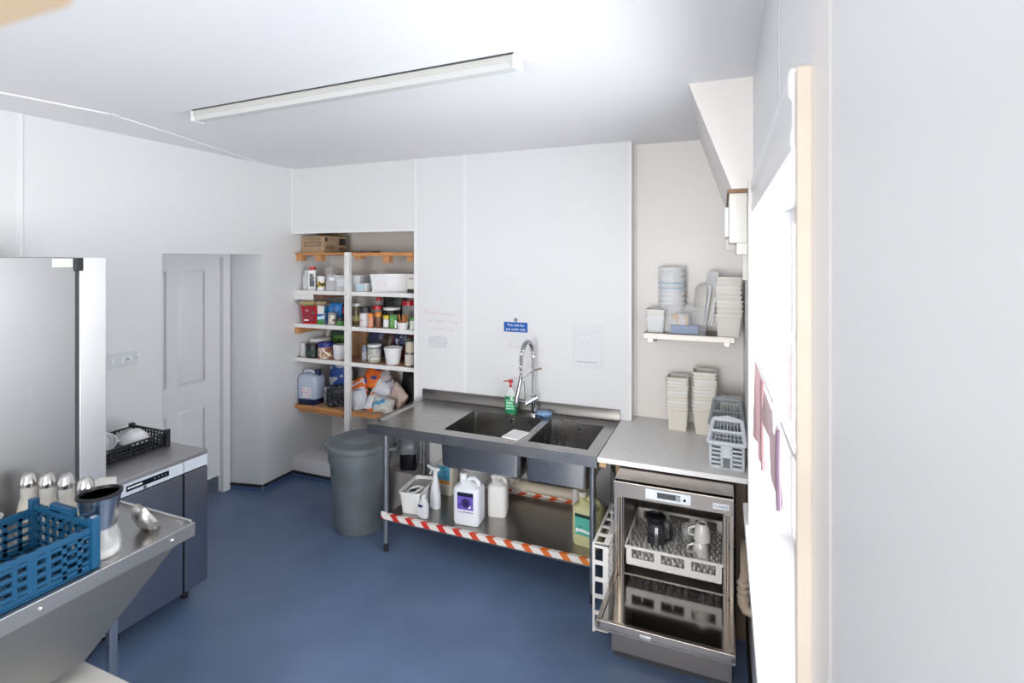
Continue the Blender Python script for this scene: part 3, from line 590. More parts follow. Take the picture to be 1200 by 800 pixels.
# cutlery baskets
def cutlery(name, label, loc, m, rz=0):
    t = thing(name, label, 'basket', loc, rz)
    def side(w): 
        g = G()
        for i in range(6): g.box(-w/2, w/2, 0, .006, .004+.024*i, .013+.024*i)
        for x in (-w/2, w/2-.012): g.box(x, x+.012, 0, .006, 0, .135)
        return g
    g = G()
    for (x0, x1) in ((-.09, -.018), (.018, .09)):
        q = side(x1-x0); q.xf(Matrix.Translation(((x0+x1)/2, -.10, 0))); me = bpy.data.meshes.new('t'); q.bm.to_mesh(me); q.bm.free(); g.bm.from_mesh(me)
    g.box(-.018, .018, -.10, -.094, .06, .135); g.put('front_panel', m, t)
    q = side(.18); q.xf(rotm('Z', 180, (0, .106, 0))); q.put('back_panel', m, t)
    for s_ in (-1, 1): q = side(.205); q.xf(rotm('Z', 90*s_, (s_*.09, 0.003, 0))); q.put('side_panel', m, t)
    G().box(-.09, .09, -.10, .105, 0, .005).put('base', m, t)
    g = G(); g.box(-.095, .095, -.106, .11, .135, .145) if False else None
    # slanting handled top: a frame that leans up to the carrying arch
    rim = [(-.095, -.106), (.095, -.106), (.075, .02), (-.075, .02)]; up_ = [.14, .14, .235, .235]
    P = [Vector((a, b_, c)) for (a, b_), c in zip(rim, up_)]
    for i in range(4): g.tube([P[i], P[(i+1) % 4]], .011, 8)
    M0 = P[0].lerp(P[3], .5); M1 = P[1].lerp(P[2], .5); g.tube([M0, M1], .009, 8)
    g.tube([P[3], (0, .025, .250), P[2]], .011, 8); g.tube([P[3], (-.09, .105, .14)], .009, 8); g.tube([P[2], (.09, .105, .14)], .009, 8)
    g.tube([(-.092, .105, .14), (.092, .105, .14)], .009, 8)
    g.put('handle_frame', m, t)
    g = G()
    for i in range(9): x = -.07+.0175*i; g.tube([Vector((x*1.15, -.10, .142)), Vector((x*.95, .018, .232))], .0025, 5)
    g.put('top_grille', mat('grille_grey', (.42, .45, .48), .45), t)
    return t
cutlery('cutlery_basket', 'pale grey slotted cutlery basket at the front right of the worktop', (.02, 3.19, .89), mat('pale_grey_plastic', (.62, .66, .70), .4), R(-3))
c2 = cutlery('cutlery_basket', 'darker grey cutlery basket behind the pale one on the worktop', (.02, 3.47, .89), mat('mid_grey_plastic', (.27, .29, .31), .42), R(-2)); c2.scale = (1, 1.1, 1.18)
g = thing('tablet_carton', 'cream carton standing behind the cutlery baskets on the worktop', 'carton', (.045, 3.73, .89)); G().box(-.07, .07, -.05, .05, 0, .24, .003).put('body', offwh, g)
for i in range(4):
    t = tag(G().box(-.004, .004, -.07, .07, 0, .20, .002).put('loose_lid', whitep, None, (.0+.022*i, 3.63, .89), 0), WORDS2[i]+' white plastic lid standing behind the cutlery baskets, counted from the left', 'lid', 'lids standing behind the cutlery baskets')  # loose white lids standing on edge

# wall shelf
ws = thing('wall_shelf', 'narrow stainless wall shelf in the right recess holding tubs', 'shelf', (-.22, 3.75, 1.535))
g = G(); g.box(-.285, .285, -.15, .135, 0, .006); g.box(-.285, .285, -.152, -.145, -.03, .0, .002); g.put('shelf_plate', steel('wall_shelf_steel', (.40, .38, .36), .42, (1, 40, 40), .03), ws)
for x in (-.24, .24):
    b_ = G().prism([(.13, -.09), (.138, -.09), (.138, 0), (-.12, 0), (-.12, -.02)], 'x', x-.012, x+.012).put('bracket', std, ws); G().cyl(.017, 0, .03, 12).xf(rotm('X', 90, (x, -.10, -.04))).put('bracket_end', std, b_)
SZ = 1.5415
rect_tub('lower small white tub at the left end of the wall shelf', (-.435, 3.74, SZ), .125, .15, .11, whitep, 'nested tubs at the left end'); rect_tub('upper small white tub nested at the left end of the wall shelf', (-.435, 3.74, SZ+.045), .125, .15, .11, tubm[1], 'nested tubs at the left end')
cb_ = thing('clear_box', 'clear plastic box holding blue and white lids on the wall shelf', 'box', (-.225, 3.70, SZ))
G().rtub(.27, .20, .185, .02, .88, .003, .006, .01).put('body', mat('clear_tub', (.85, .88, .92), .15, alpha=.16), cb_)
tag(G().box(-.10, .075, -.075, .075, 0, .055, .006).put('blue_container', mat('mid_blue_plastic', (.13, .24, .48), .4), None, (-.23, 3.70, SZ+.005)), 'flat blue container at the bottom of the clear box', 'container')
tag(G().box(-.085, .02, -.07, .07, 0, .07, .004).put('food_carton', printed('food_print', [(.75, .74, .72), (.7, .45, .25), (.13, .25, .5)], 14), None, (-.235, 3.70, SZ+.061)), 'blue and white printed carton inside the clear box', 'carton')
for i, (dx, hh, tl_) in enumerate(((-.0, .26, 7), (.02, .27, 9), (.042, .30, 12), (.062, .36, 8), (.082, .27, 14), (.10, .25, 17))):
    o = tag(G().loft([ring_rr(.006, .13, .003, .0), ring_rr(.009, .14, .004, .02), ring_rr(.009, .14, .004, hh-.02), ring_rr(.006, .11, .003, hh)]).put('loose_lid', whitep if i % 2 else offwh, None, (-.165+dx*.95, 3.70, SZ+.062)), WORDS2[i]+' white plastic lid standing in the clear box, counted from the left', 'lid', 'lids standing in the clear box'); o.rotation_euler = (0, R(tl_), R(32))  # loose lids fanned upright in the clear box
for i in range(8):
    z = SZ+.006+i*.034
    o = tag(G().lathe([(.070, 0), (.088, .075), (.094, .075), (.094, .088), (.088, .088), (.070, .004)], 28).put('round_tub', [whitep, mat('white_tub_b', (.82, .83, .84), .4)][i % 2], None, (-.335, 3.79, z+.11)), ORD(i, 8)+'round white tub of the tall stack on the wall shelf', 'tub', 'tall stack of round white tubs')
    if i in (3, 4): G().lathe([(.0945, .078), (.0948, .079), (.0948, .085), (.0945, .086)], 28, c0=False, c1=False).put('blue_band', mat('pale_blue_band', (.35, .55, .68), .4), o)
tag(G().lathe([(.085, 0), (.085, .114)], 24).put('paper_roll', offwh, None, (-.335, 3.79, SZ+.001)), 'squat white drum under the round tub stack behind the clear box', 'drum')
stack(.03, 3.70, SZ, 9, .030, .155, .17, .145, 'cream rectangular tub stacked at the right end of the wall shelf', 'stack of cream rectangular tubs on the wall shelf', [tubm[0], tubm[1], tubm[0]])

# tea towels on the window cord
cord = thing('window_cord', 'thin cord stretched across the side window for the towels', 'cord', (.135, 1.78, 1.62)); G().tube([(0, -.80, .03), (0, 0, 0), (0, .78, -.02)], .003, 6).put('line', mat('grey_cord', (.35, .34, .34), .6), cord)
def checked(name, a, b_, c, sc):
    if name in MATS: return MATS[name]
    m = mat(name, a, .85); nt = m.node_tree; b = nt.nodes['Principled BSDF']; mp = [n for n in nt.nodes if n.type == 'MAPPING'][0]
    ck = nt.nodes.new('ShaderNodeTexChecker'); ck.inputs['Scale'].default_value = sc; ck.inputs[1].default_value = (*a, 1); ck.inputs[2].default_value = (*b_, 1); nt.links.new(mp.outputs[0], ck.inputs[0])
    nt.links.new(ck.outputs[0], b.inputs['Base Color']); return m
def towel(name, label, y0, y1, h0, h1, m, trim):
    t = thing(name, label, 'towel', (.131, (y0+y1)/2, 1.60)); L = y1-y0; g = G(); nu, nv = 12, 10
    V = []
    for i in range(nu+1):
        u = i/nu; row = []; hh = h0+(h1-h0)*u
        for j in range(nv+1):
            v = j/nv; row.append(g.bm.verts.new((.008*math.sin(u*9+v*2)*v-.006, -L/2+L*u+(.02*math.sin(v*4)*v), .03-.02*u-hh*v)))
        V.append(row)
    for i in range(nu):
        for j in range(nv): g.face([V[i][j], V[i+1][j], V[i+1][j+1], V[i][j+1]])
    bmesh.ops.solidify(g.bm, geom=g.bm.faces[:], thickness=.003); g.put('cloth', m, t)
    g = G(); g.tube([(-.008, -L/2-.002+.02*math.sin(v*.4)*v*.1, .03-h0*v/10) for v in range(11)], .006, 6); g.put('hem', trim, t)
    return t
towel('tea_towel', 'pinkish grey checked tea towel hanging nearer on the window cord', 1.42, 1.95, .19, .10, checked('pink_grey_check', (.29, .235, .24), (.37, .315, .32), 0, 120), mat('purple_hem', (.18, .12, .17), .8))
towel('tea_towel', 'red checked tea towel hanging farther along the window cord', 1.97, 2.50, .30, .33, checked('red_check', (.33, .19, .20), (.46, .39, .40), 0, 70), mat('red_hem', (.26, .15, .16), .8))

# ================================================================== BACK WALL FIXTURES
sg = thing('sink_sign', 'blue sink-use sign with white lettering on the back wall', 'sign', (-1.493, 3.75, 1.513))
G().box(-.098, .098, -.003, 0, -.038, .038).put('plate', mat('sign_blue', (.0, .10, .42), .4), sg); 
lettering('This sink for', .0285, whiteprint, sg, (0, -.0036, .015)); lettering('pot wash only', .0285, whiteprint, sg, (0, -.0036, -.017))
G().cyl(.0145, 0, .003, 18).xf(rotm('X', 90, (0, 0, .056))).put('symbol_disc', mat('sign_dark', (.015, .05, .14), .4), sg); G().box(-.003, .003, -.0036, -.003, .048, .064).put('symbol_mark', whiteprint, sg)
ntc = thing('wall_notice', 'faded printed notice in a clear sleeve on the back wall', 'notice', (-.925, 3.75, 1.40))
G().box(-.118, .118, -.002, 0, -.165, .16).put('sleeve', mat('plastic_sleeve', (.76, .77, .78), .2), ntc); G().box(-.097, .085, -.003, -.002, -.135, .135).put('page', lines('page_paper', (.74, .765, .79), (.56, .58, .62), 150, 'Z', .46), ntc)
G().box(-.09, .07, -.0034, -.003, -.118, -.112).put('ruled_line', mat('grey_ink2', (.45, .46, .48), .6), ntc)
def plate(label, loc, rz, w, h, extra):
    t = thing('socket_plate', label, 'switch', loc, rz); G().box(-w/2, w/2, -.010, 0, -h/2, h/2, .003).put('plate', mat('switch_plastic', (.66, .68, .72), .35), t); extra(t); return t
def ex1(t):
    for x in (-.07, .07): G().cyl(.004, 0, .002, 8).xf(rotm('X', 90, (x, -.010, 0))).put('screw', std, t)
plate('blank double socket plate on the wall above the drainer', (-2.183, 3.75, 1.355), 0, .165, .088, ex1)
def ex2(t):
    for x in (-.105, .105): G().cyl(.005, 0, .002, 8).xf(rotm('X', 90, (x, -.010, 0))).put('screw', std, t)
    G().box(-.055, -.03, -.014, -.010, -.022, .022, .002).put('rocker', whitep, t); G().box(.005, .03, -.014, -.010, -.022, .022, .002).put('rocker', whitep, t); G().cyl(.02, 0, .005, 14).xf(rotm('X', 90, (.062, -.010, .0))).put('dial', whitep, t); G().cyl(.006, .005, .012, 8).xf(rotm('X', 90, (.052, -.010, .0))).put('fuse', std, t)
plate('wide white switch plate on the left wall above the black crate', (-3.75, 2.235, 1.365), R(90), .235, .095, ex2)
# faint pink handwriting on the cladding
pk = mat('faint_pink_marker', (.70, .50, .55), .5)
GL = {'P': [[(0, 0), (0, 1)], [(0, 1), (.5, .9), (.5, .6), (0, .5)]], 'l': [[(0, 0), (.05, 1)]], 'e': [[(0, .3), (.4, .35), (.3, .55), (.1, .5), (0, .2), (.2, 0), (.4, .1)]], 'a': [[(.4, .5), (.1, .5), (0, .2), (.2, 0), (.4, .3), (.4, .5), (.45, 0)]],
      's': [[(.35, .5), (.05, .45), (.3, .2), (.1, 0), (0, .05)]], 'K': [[(0, 0), (0, 1)], [(.5, 1), (0, .45), (.5, 0)]], 'o': [[(.2, 0), (0, .25), (.2, .5), (.4, .25), (.2, 0)]], 'r': [[(0, 0), (.02, .5)], [(.02, .4), (.3, .5)]],
      'n': [[(0, 0), (0, .5)], [(0, .4), (.25, .5), (.35, 0)]], 'i': [[(0, 0), (0, .5)]], 'm': [[(0, 0), (0, .5)], [(0, .4), (.2, .5), (.25, 0)], [(.25, .4), (.45, .5), (.5, 0)]], '~': [[(0, .25), (.1, .45), (.2, .1), (.3, .45), (.45, .15)]], '-': [[(0, .2), (.3, .3)]]}
def scribble(label, x, z, rows, sz):
    t = thing('wall_writing', label, 'writing', (x, 3.7495, z))
    for r_, (off, txt) in enumerate(rows):
        g = G(); cx = off
        for ch in txt:
            if ch == ' ': cx += sz*.6; continue
            for s_ in GL[ch]: g.tube([(cx+p_[0]*sz*.9, 0, -r_*sz*1.75+p_[1]*sz*1.1-cx*.05) for p_ in s_], .0016, 4)
            cx += sz*.62
        g.put('line_of_writing', pk, t)
    return t
scribble('faint pink handwriting in four rows above the socket plate', -2.305, 1.585, [(0, 'Please ~~n~~-'), (.03, '~o ~~n~ s ~~e'), (.08, '~on~~ ~~n'), (.10, '~~~oi')], .036)
scribble('faint pink handwriting on the wall behind the tap', -1.545, 1.345, [(0, 'P~~-   Kor'), (.21, 'no')], .048)

# ================================================================== ALCOVE SHELVING
S0, S1, S2, S3, S4 = 2.095, 1.745, 1.432, 1.113, .672
X0, X1 = -3.748, -2.407
whs = mat('shelf_white', (.80, .79, .78), .4, nscale=14, namt=.03)
pt = thing('shelf_post', 'white centre post standing in front of the alcove shelves', 'post', (-3.1065, 3.755, 0))
G().box(-.0285, .0285, -.02, .0155, .18, 2.10, .003).put('upright', whs, pt)
for z in (1.72, 1.40, 1.09, .67, .62, 2.06): G().box(-.004, .004, -.0215, -.02, z, z+.007).put('screw_head', mat('rust', (.2, .1, .07), .6), pt)
block = mat('pine_block', (.55, .27, .11), .55, nscale=20, namt=.15)
for z, m_, m2, lb in ((S1, whs, whs, 'white alcove shelf holding white and clear tubs'), (S2, whs, whs, 'white alcove shelf holding the red tin and spice jars'), (S3, brownw, whs, 'brown alcove shelf with white edge holding tubs and bucket'), (S4, mat('pine_shelf', (.50, .30, .18), .55, nscale=10, namt=.15), orangew, 'lowest bare wooden alcove shelf holding flour bags')):
    su = thing('shelf', lb, 'shelf', (0, 0, z))
    G().box(X0, X1, 3.79, 4.278, -.018, 0).put('shelf_board', m_, su); G().box(X0, X1, 3.772, 3.79, -.034, .002, .002).put('front_edge', m2, su)
    if z == S2: G().box(X0, -3.70, 3.775, 4.2, -.095, -.034, .003).put('bearer_block', block, su)
    if z == S1: G().box(-3.52, -3.44, 3.80, 4.2, -.075, -.019, .003).put('bearer_block', mat('dark_brown_block', (.2, .1, .06), .6), su); G().box(X0, -3.53, 3.776, 3.79, -.085, -.035).put('side_batten', whs, su)
    if z == S4: G().box(-3.72, -3.2, 3.80, 3.84, -.07, -.019).put('lower_batten', orangew, su)
su = thing('shelf', 'topmost orange pine alcove shelf made of planks on blocks', 'shelf', (0, 0, S0))
for i in range(3):
    y0 = 3.79+i*.165
    G().box(X0, X1, y0, y0+.155, -.02, 0, .002).put('plank', orangew, su)
G().box(-3.07, X1, 3.772, 3.789, -.028, .002, .002).put('front_rail', orangew, su); G().box(X0, -3.14, 3.775, 3.789, -.012, .002, .002).put('thin_front_rail', orangew, su)
for (xa, z1_, hh) in ((-3.71, -.021, .055), (-3.48, -.021, .055), (-3.03, -.029, .03), (-2.73, -.029, .06), (-2.48, -.029, .05)): G().box(xa-.035, xa+.035, 3.79, 3.85, z1_-hh, z1_, .003).put('bearer_block', block, su)
# ---- generic goods
def jar(name, label, cat, x, y, z, r, h, bm_, lidm, lidh=.022, lab=None, fill=None, taper=1, neck=None, group=None, rz=0):
    t = thing(name, label, cat, (x, y, z), rz, group); hb = h-lidh
    prof = [(r*.92*taper, 0), (r*taper, .006)]
    if neck: prof += [(r, hb*.72), (neck*r, hb*.9), (neck*r, hb)]
    else: prof += [(r, hb-.008), (r*.94, hb)]
    G().lathe(prof, 22).put('body', bm_, t)
    if lidm:
        rl_ = r*(neck*1.12 if neck else 1.04); G().lathe([(rl_, hb-.004), (rl_, h-.004), (rl_*.92, h)], 22).put('lid', lidm, t)
    if lab:
        z0, z1, m_ = lab; arc_label(r*(1+taper)/2*1.015 if taper != 1 else r*1.015, z0*h, z1*h, FACE-75, FACE+75, 'label', m_, t, 10, r*1.015)
    if fill: G().lathe([(r*.9, .004), (r*.93, fill[0]*h)], 18).put('contents', fill[1], t)
    return t
def carton(name, label, cat, x, y, z, w, d, h, rz, m, prints=(), group=None, capm=None):
    t = thing(name, label, cat, (x, y, z), R(rz), group); G().box(-w/2, w/2, -d/2, d/2, 0, h, .003).put('body', m, t)
    for nm, x0, x1, z0, z1, m_ in prints: G().box(x0*w, x1*w, -d/2-.0015, -d/2+.001, z0*h, z1*h).put(nm, m_, t)
    return t
def pillow(w, d, h, seed, crumple=.012, pinch=.6):
    """soft filled bag standing on z=0, thickness d along y"""
    g = G(); bmesh.ops.create_cube(g.bm, size=2); bmesh.ops.subdivide_edges(g.bm, edges=g.bm.edges[:], cuts=7, use_grid_fill=True)
    for v in g.bm.verts:
        x, y, z = v.co; f = max(abs(x), abs(z))
        th = (1-abs(x)**4*.8)*(1-abs(z)**4*(pinch if z > 0 else .35))
        nz = mnoise.noise(Vector((x*2.2+seed, y*2.2, z*2.2+seed*.7)))+.5*mnoise.noise(Vector((x*6+seed, y*5, z*6)))
        v.co = Vector((x*w/2*(1-.06*abs(z)**3)+nz*crumple*.5, y*d/2*th+nz*crumple, (z+1)*h/2+(nz*crumple*.5 if z > -.8 else 0)))
        if v.co.z < .001: v.co.z = 0
    return g
def bag(label, x, y, z, w, d, h, m, seed, rot=(0, 0, 0), name='food_bag', group=None, band=None):
    t = thing(name, label, 'bag', (x, y, z), 0, group); t.rotation_euler = tuple(R(a) for a in rot)
    pillow(w, d, h, seed).put('bag_body', m, t, sharp=60)
    g = G(); g.tube([(-w*.42, 0, h*.985), (0, .004, h*1.0), (w*.42, 0, h*.985)], .006, 6); g.put('sealed_end', band or m, t)
    return t
rzF = 38      # goods turned towards the room
# top shelf: carton + flat sheet
cb1 = thing('cardboard_box', 'brown cardboard box with printed panels on the top shelf', 'box', (-3.59, 3.99, S0), R(-3))
bx = .143
G().box(-bx, bx, -bx, bx, 0, .16, .002).put('body', card, cb1)
G().box(-bx, bx, -bx, -.01, .1605, .163).put('flap', card, cb1); g = G(); g.box(-bx, bx, -.14, 0, 0, .003); g.xf(rotm('X', -14, (0, bx, .162))); g.put('flap', card, cb1)
bw_ = lines('box_print', (.40, .29, .18), (.10, .06, .04), 150)
G().box(-.085, .10, -bx-.001, -bx, .118, .146).put('printed_words', bw_, cb1)
g = G(); g.box(-.11, .10, -bx-.001, -bx, .065, .070); g.box(-.11, .10, -bx-.001, -bx, .100, .105); g.box(-.11, -.105, -bx-.001, -bx, .070, .100); g.box(.095, .10, -bx-.001, -bx, .070, .100); g.put('printed_frame', ink, cb1)
G().box(-.095, .085, -bx-.0008, -bx, .074, .096).put('framed_words', bw_, cb1)
G().box(bx, bx+.001, -.12, -.01, .035, .075).put('printed_block', lines('box_print2', (.30, .21, .13), (.08, .05, .03), 190), cb1); G().box(bx, bx+.001, .05, .135, .075, .14).put('dark_panel', ink, cb1); G().box(bx, bx+.001, .05, .135, .02, .055).put('dark_strip', lines('box_print3', (.25, .17, .1), (.05, .03, .02), 180), cb1); G().box(bx, bx+.001, -.13, -.10, .11, .145).put('printed_mark', ink, cb1); G().box(bx, bx+.001, -.07, -.02, .125, .142).put('printed_words', bw_, cb1)
tag(G().box(-.15, .12, -.06, .06, 0, .016).put('flat_sheet', mat('dark_brown_sheet', (.09, .06, .05), .7), None, (-3.0, 3.86, S0+.001), R(4)), 'flat dark sheet lying right of the cardboard box', 'sheet')
# shelf 1
t = thing('plastic_jug', 'clear ridged plastic jug with handle at the far left of its shelf', 'jug', (-3.68, 3.86, S1)); G().lathe([(.03, 0), (.037, .01), (.035, .06), (.037, .11), (.022, .15), (.018, .17)], 18).put('body', frost, t); G().tube([(-.02, 0, .15), (-.05, 0, .14), (-.05, 0, .06), (-.035, 0, .04)], .006, 6).put('handle', frost, t); G().lathe([(.02, .168), (.02, .185)], 14).put('cap', whitep, t)
t = carton('drink_carton', 'white carton with red cap and dark panel on the second shelf', 'carton', -3.60, 3.85, S1, .066, .06, .19, 30, whitep, [('dark_panel', -.32, .32, .18, .82, printed('cart_dark', [(.05, .06, .08), (.12, .13, .16), (.6, .6, .6)], 50, pos=[0, .5, .62])), ('panel_foot', -.3, .3, .06, .15, lines('cart_foot', (.75, .75, .75), (.2, .2, .2), 200))])
G().lathe([(.022, .19), (.022, .2), (.03, .2), (.03, .22)], 16).put('cap', redp, t)
jar('spread_tub', 'white tub with yellow and black label beside the red-capped carton', 'tub', -3.475, 3.825, S1, .036, .135, whitep, whitep, .02, (.25, .65, printed('yb', [(.02, .02, .02), (.75, .6, .05), (.78, .78, .76)], 28, pos=[0, .47, .58])))
t = thing('glass_jug', 'clear glass jug behind the yellow-labelled tub', 'jug', (-3.60, 4.08, S1)); G().lathe([(.05, 0), (.055, .02), (.05, .15), (.055, .21), (.05, .21), (.045, .15), (.05, .02)], 20).put('body', glassm, t); G().tube([(.05, 0, .18), (.09, 0, .17), (.09, 0, .08), (.05, 0, .06)], .007, 8).put('handle', glassm, t)
t = thing('grey_tub', 'grey translucent tub on end beside the post on the second shelf', 'tub', (-3.375, 3.86, S1), R(28)); G().loft([ring_rr(.115, .07, .01, 0), ring_rr(.10, .06, .02, .15), ring_rr(.08, .05, .02, .158)]).put('body', mat('grey_frost', (.45, .44, .47), .4), t); G().box(-.02, .03, -.0345, -.0325, .095, .125).put('label', whiteprint, t)
def clear_tub(label, x, y, z, w, d, h, rz, m, lab=None, taper=.9):
    t = thing('storage_tub', label, 'tub', (x, y, z), R(rz)); G().rtub(w, d, h, .015, taper, .003, .005, .01).put('body', m, t)
    if lab: G().box(lab[0]*w, lab[1]*w, -d*.5-.002, -d*.5, lab[2]*h, lab[3]*h).put('label', lab[4], t)
    return t
clear_tub('long clear tub with white label behind the shelf post', -3.20, 3.95, S1, .26, .26, .145, 10, frost, (-.35, .0, .3, .8, lines('wl', (.8, .82, .85), (.5, .6, .7), 100)))
clear_tub('small clear tub with pale blue label right of the post', -3.02, 3.87, S1, .12, .12, .075, 6, frost, (-.3, .3, .15, .75, lines('bl', (.55, .72, .78), (.2, .4, .5), 120)))
clear_tub('empty shallow white tub behind the small clear tub', -3.0, 4.12, S1, .15, .14, .12, 4, mat('dim_tub', (.55, .52, .49), .5))
clear_tub('large white flared tub on the second shelf', -2.80, 4.0, S1, .36, .28, .16, 24, mat('white_big_tub', (.78, .78, .79), .3), (-.3, -.1, .3, .6, mat('pale_smudge', (.76, .70, .72), .5)))
carton('flour_packet', 'white packet with dark base at the right end of second shelf', 'packet', -2.53, 3.90, S1, .075, .05, .165, 20, offwh, [('dark_base', -.5, .5, 0, .2, ink), ('printed_words', -.35, .35, .68, .8, lines('pk1', (.7, .68, .65), (.15, .13, .12), 120))])
# shelf 2
t = thing('red_tin', 'square red tin with dark label on the third shelf', 'tin', (-3.615, 3.885, S2), R(8)); G().loft([ring_rr(.15, .15, .012, 0), ring_rr(.17, .17, .012, .16), ring_rr(.176, .176, .012, .16), ring_rr(.176, .176, .012, .172)]).put('body', redt, t)
G().box(-.065, .06, -.0845, -.082, .02, .145).xf(rotm('X', 0)).put('label', printed('tinl', [(.26, .01, .03), (.05, .16, .06), (.30, .015, .04), (.6, .45, .45)], 16, pos=[0, .36, .42, .68]), t)
G().box(-.05, .0, -.0855, -.084, .028, .04).put('printed_word', whiteprint, t)
gold = printed('gold_bag', [(.30, .22, .10), (.42, .33, .16), (.50, .44, .30)], 14)
bag('golden brown food packet lying on the red tin, left of two', -3.615, 3.86, S2+.173, .14, .055, .15, gold, 3, (78, 0, 25)); bag('brown food packet lying on the red tin, right of two', -3.50, 3.93, S2+.173, .13, .055, .15, printed('gold_bag2', [(.26, .18, .10), (.40, .30, .18), (.15, .10, .06)], 14), 5, (78, 0, 15))
carton('milk_carton', 'white carton with blue and green print right of the red tin', 'carton', -3.475, 3.835, S2, .066, .06, .175, 20, printed('mc', [(.05, .35, .5), (.74, .78, .78), (.25, .5, .25)], 12, (1, 1, 3)), [('white_panel', -.45, .45, .55, .98, mat('pinkish_white', (.75, .68, .68), .5)), ('blue_band', -.5, .5, .48, .55, bluep), ('green_foot', -.5, .5, 0, .22, greenp)])
bag('bright blue packet standing behind the white jar', -3.40, 3.92, S2, .14, .06, .19, printed('blue_bag', [(.01, .14, .42), (.02, .22, .6), (.03, .10, .3)], 18), 9, (0, 0, 25))
jar('spice_jar', 'white-labelled jar in front of the bright blue packet', 'jar', -3.345, 3.825, S2, .036, .115, jarg, mat('grey_lid', (.3, .29, .28), .4), .018, (.1, .8, printed('wj', [(.15, .13, .12), (.74, .70, .64), (.5, .4, .3)], 34, pos=[0, .42, .6])), (.7, brownw))
jar('herb_tub', 'small green tub left of the shelf post', 'tub', -3.255, 3.83, S2, .04, .075, greenp, mat('dark_lid', (.03, .03, .03), .4), .03)
jar('sauce_bottle', 'dark sauce bottle with red cap behind the shelf post', 'bottle', -3.335, 4.0, S2, .038, .25, mat('dark_glass', (.03, .018, .015), .1), redp, .03, (.35, .62, redp), neck=.45)
jar('pickle_jar', 'tall jar with white lid just right of the post on third shelf', 'jar', -3.13, 3.90, S2, .040, .20, mat('olive_jar', (.16, .13, .06), .15), whitep, .022, (.2, .45, printed('pj', [(.4, .38, .15), (.6, .58, .5)], 30)), None, neck=.85)
jar('cocoa_tub', 'pink-labelled tub with black lid on the third shelf', 'tub', -2.985, 3.84, S2, .050, .18, mat('pink_white_tub', (.72, .62, .62), .4), blackp, .05, (.05, .62, printed('ct', [(.72, .40, .38), (.74, .72, .74), (.66, .6, .62)], 14, (1, 1, 1.5), pos=[0, .40, .6])))
jar('spice_jar', 'slim orange spice jar in front of the pink-labelled tub', 'jar', -2.895, 3.80, S2, .023, .125, mat('orange_spice', (.62, .16, .05), .35), mat('orange_lid', (.75, .24, .03), .35), .028, (.1, .7, lines('osl', (.65, .2, .1), (.75, .6, .5), 160)))
jar('spice_jar', 'brown spice jar with orange lid on the third shelf', 'jar', -2.84, 3.835, S2, .029, .135, mat('brown_spice', (.18, .075, .035), .3), mat('orange_lid', (.75, .24, .03)), .032)
jar('coffee_jar', 'clear jar with round red lid behind the brown spice jar', 'jar', -2.955, 3.975, S2, .046, .18, jarg, redp, .03, (.3, .6, printed('cfj', [(.5, .4, .5), (.75, .72, .7)], 24)), (.75, brownw))
jar('sauce_bottle', 'red-capped bottle at the back of the third shelf', 'bottle', -3.06, 4.14, S2, .04, .24, jarg, redp, .028, None, (.6, mat('dark_sauce', (.09, .03, .02), .4)), neck=.6)
jar('storage_jar', 'large jar with black contents and white lid on third shelf', 'jar', -2.80, 3.985, S2, .075, .17, mat('black_jar', (.02, .017, .02), .12), whitep, .02, (.2, .6, printed('blj', [(.02, .02, .03), (.3, .28, .3), (.05, .1, .05)], 30)))
bag('black packet on the third shelf behind the white-lidded jar', -2.90, 4.16, S2, .22, .08, .275, printed('blackbag', [(.012, .016, .014), (.04, .05, .04), (.10, .02, .03)], 12), 12, (0, 0, 5))
jar('spice_jar', 'small jar with yellow lid and white label on the third shelf', 'jar', -2.755, 3.835, S2, .027, .112, mat('pale_spice', (.45, .33, .25), .35), mat('yellow_lid', (.68, .50, .04), .35), .026, (.12, .68, printed('ysl', [(.74, .74, .76), (.6, .6, .65)], 40)))
carton('tea_box', 'green and white box beside the yellow-lidded jar', 'box', -2.685, 3.85, S2, .066, .04, .12, 15, greenp, [('label', -.4, .1, .15, .8, printed('tea', [(.15, .36, .10), (.45, .6, .4)], 40)), ('white_stripe', .2, .45, .05, .6, whiteprint)])
t = thing('ramekin', 'white ramekin holding cinnamon sticks on the third shelf', 'bowl', (-2.58, 3.83, S2)); G().ctub(.05, .06, .85).put('body', mat('ramekin_white', (.78, .76, .75), .3), t)
for i, (dx, dy, ax, ay) in enumerate(((0, 0, 8, 5), (.015, .01, -10, 8), (-.016, .005, 5, -10), (.005, -.014, -6, 12))):
    o = tag(G().cyl(.008, 0, .125, 8).put('cinnamon_stick', mat('cinnamon', (.42, .17, .05), .7), None, (-2.58+dx, 3.83+dy, S2+.005)), ['tallest centre', 'right-leaning', 'left-leaning', 'front'][i]+' cinnamon stick standing in the white ramekin', 'spice', 'cinnamon sticks in the ramekin'); o.rotation_euler = (R(ax), R(ay), 0)
jar('storage_jar', 'tall clear jar with broad red lid at the right of third shelf', 'jar', -2.66, 4.05, S2, .064, .23, jarg, redp, .04, None, (.55, mat('dark_grain', (.16, .11, .06), .7)))
jar('herb_jar', 'pale green labelled jar at the right end of third shelf', 'jar', -2.478, 3.83, S2, .028, .105, mat('pale_green', (.55, .62, .5), .4), greenp, .022, (.05, .75, printed('hj', [(.72, .74, .68), (.5, .6, .45)], 30)))
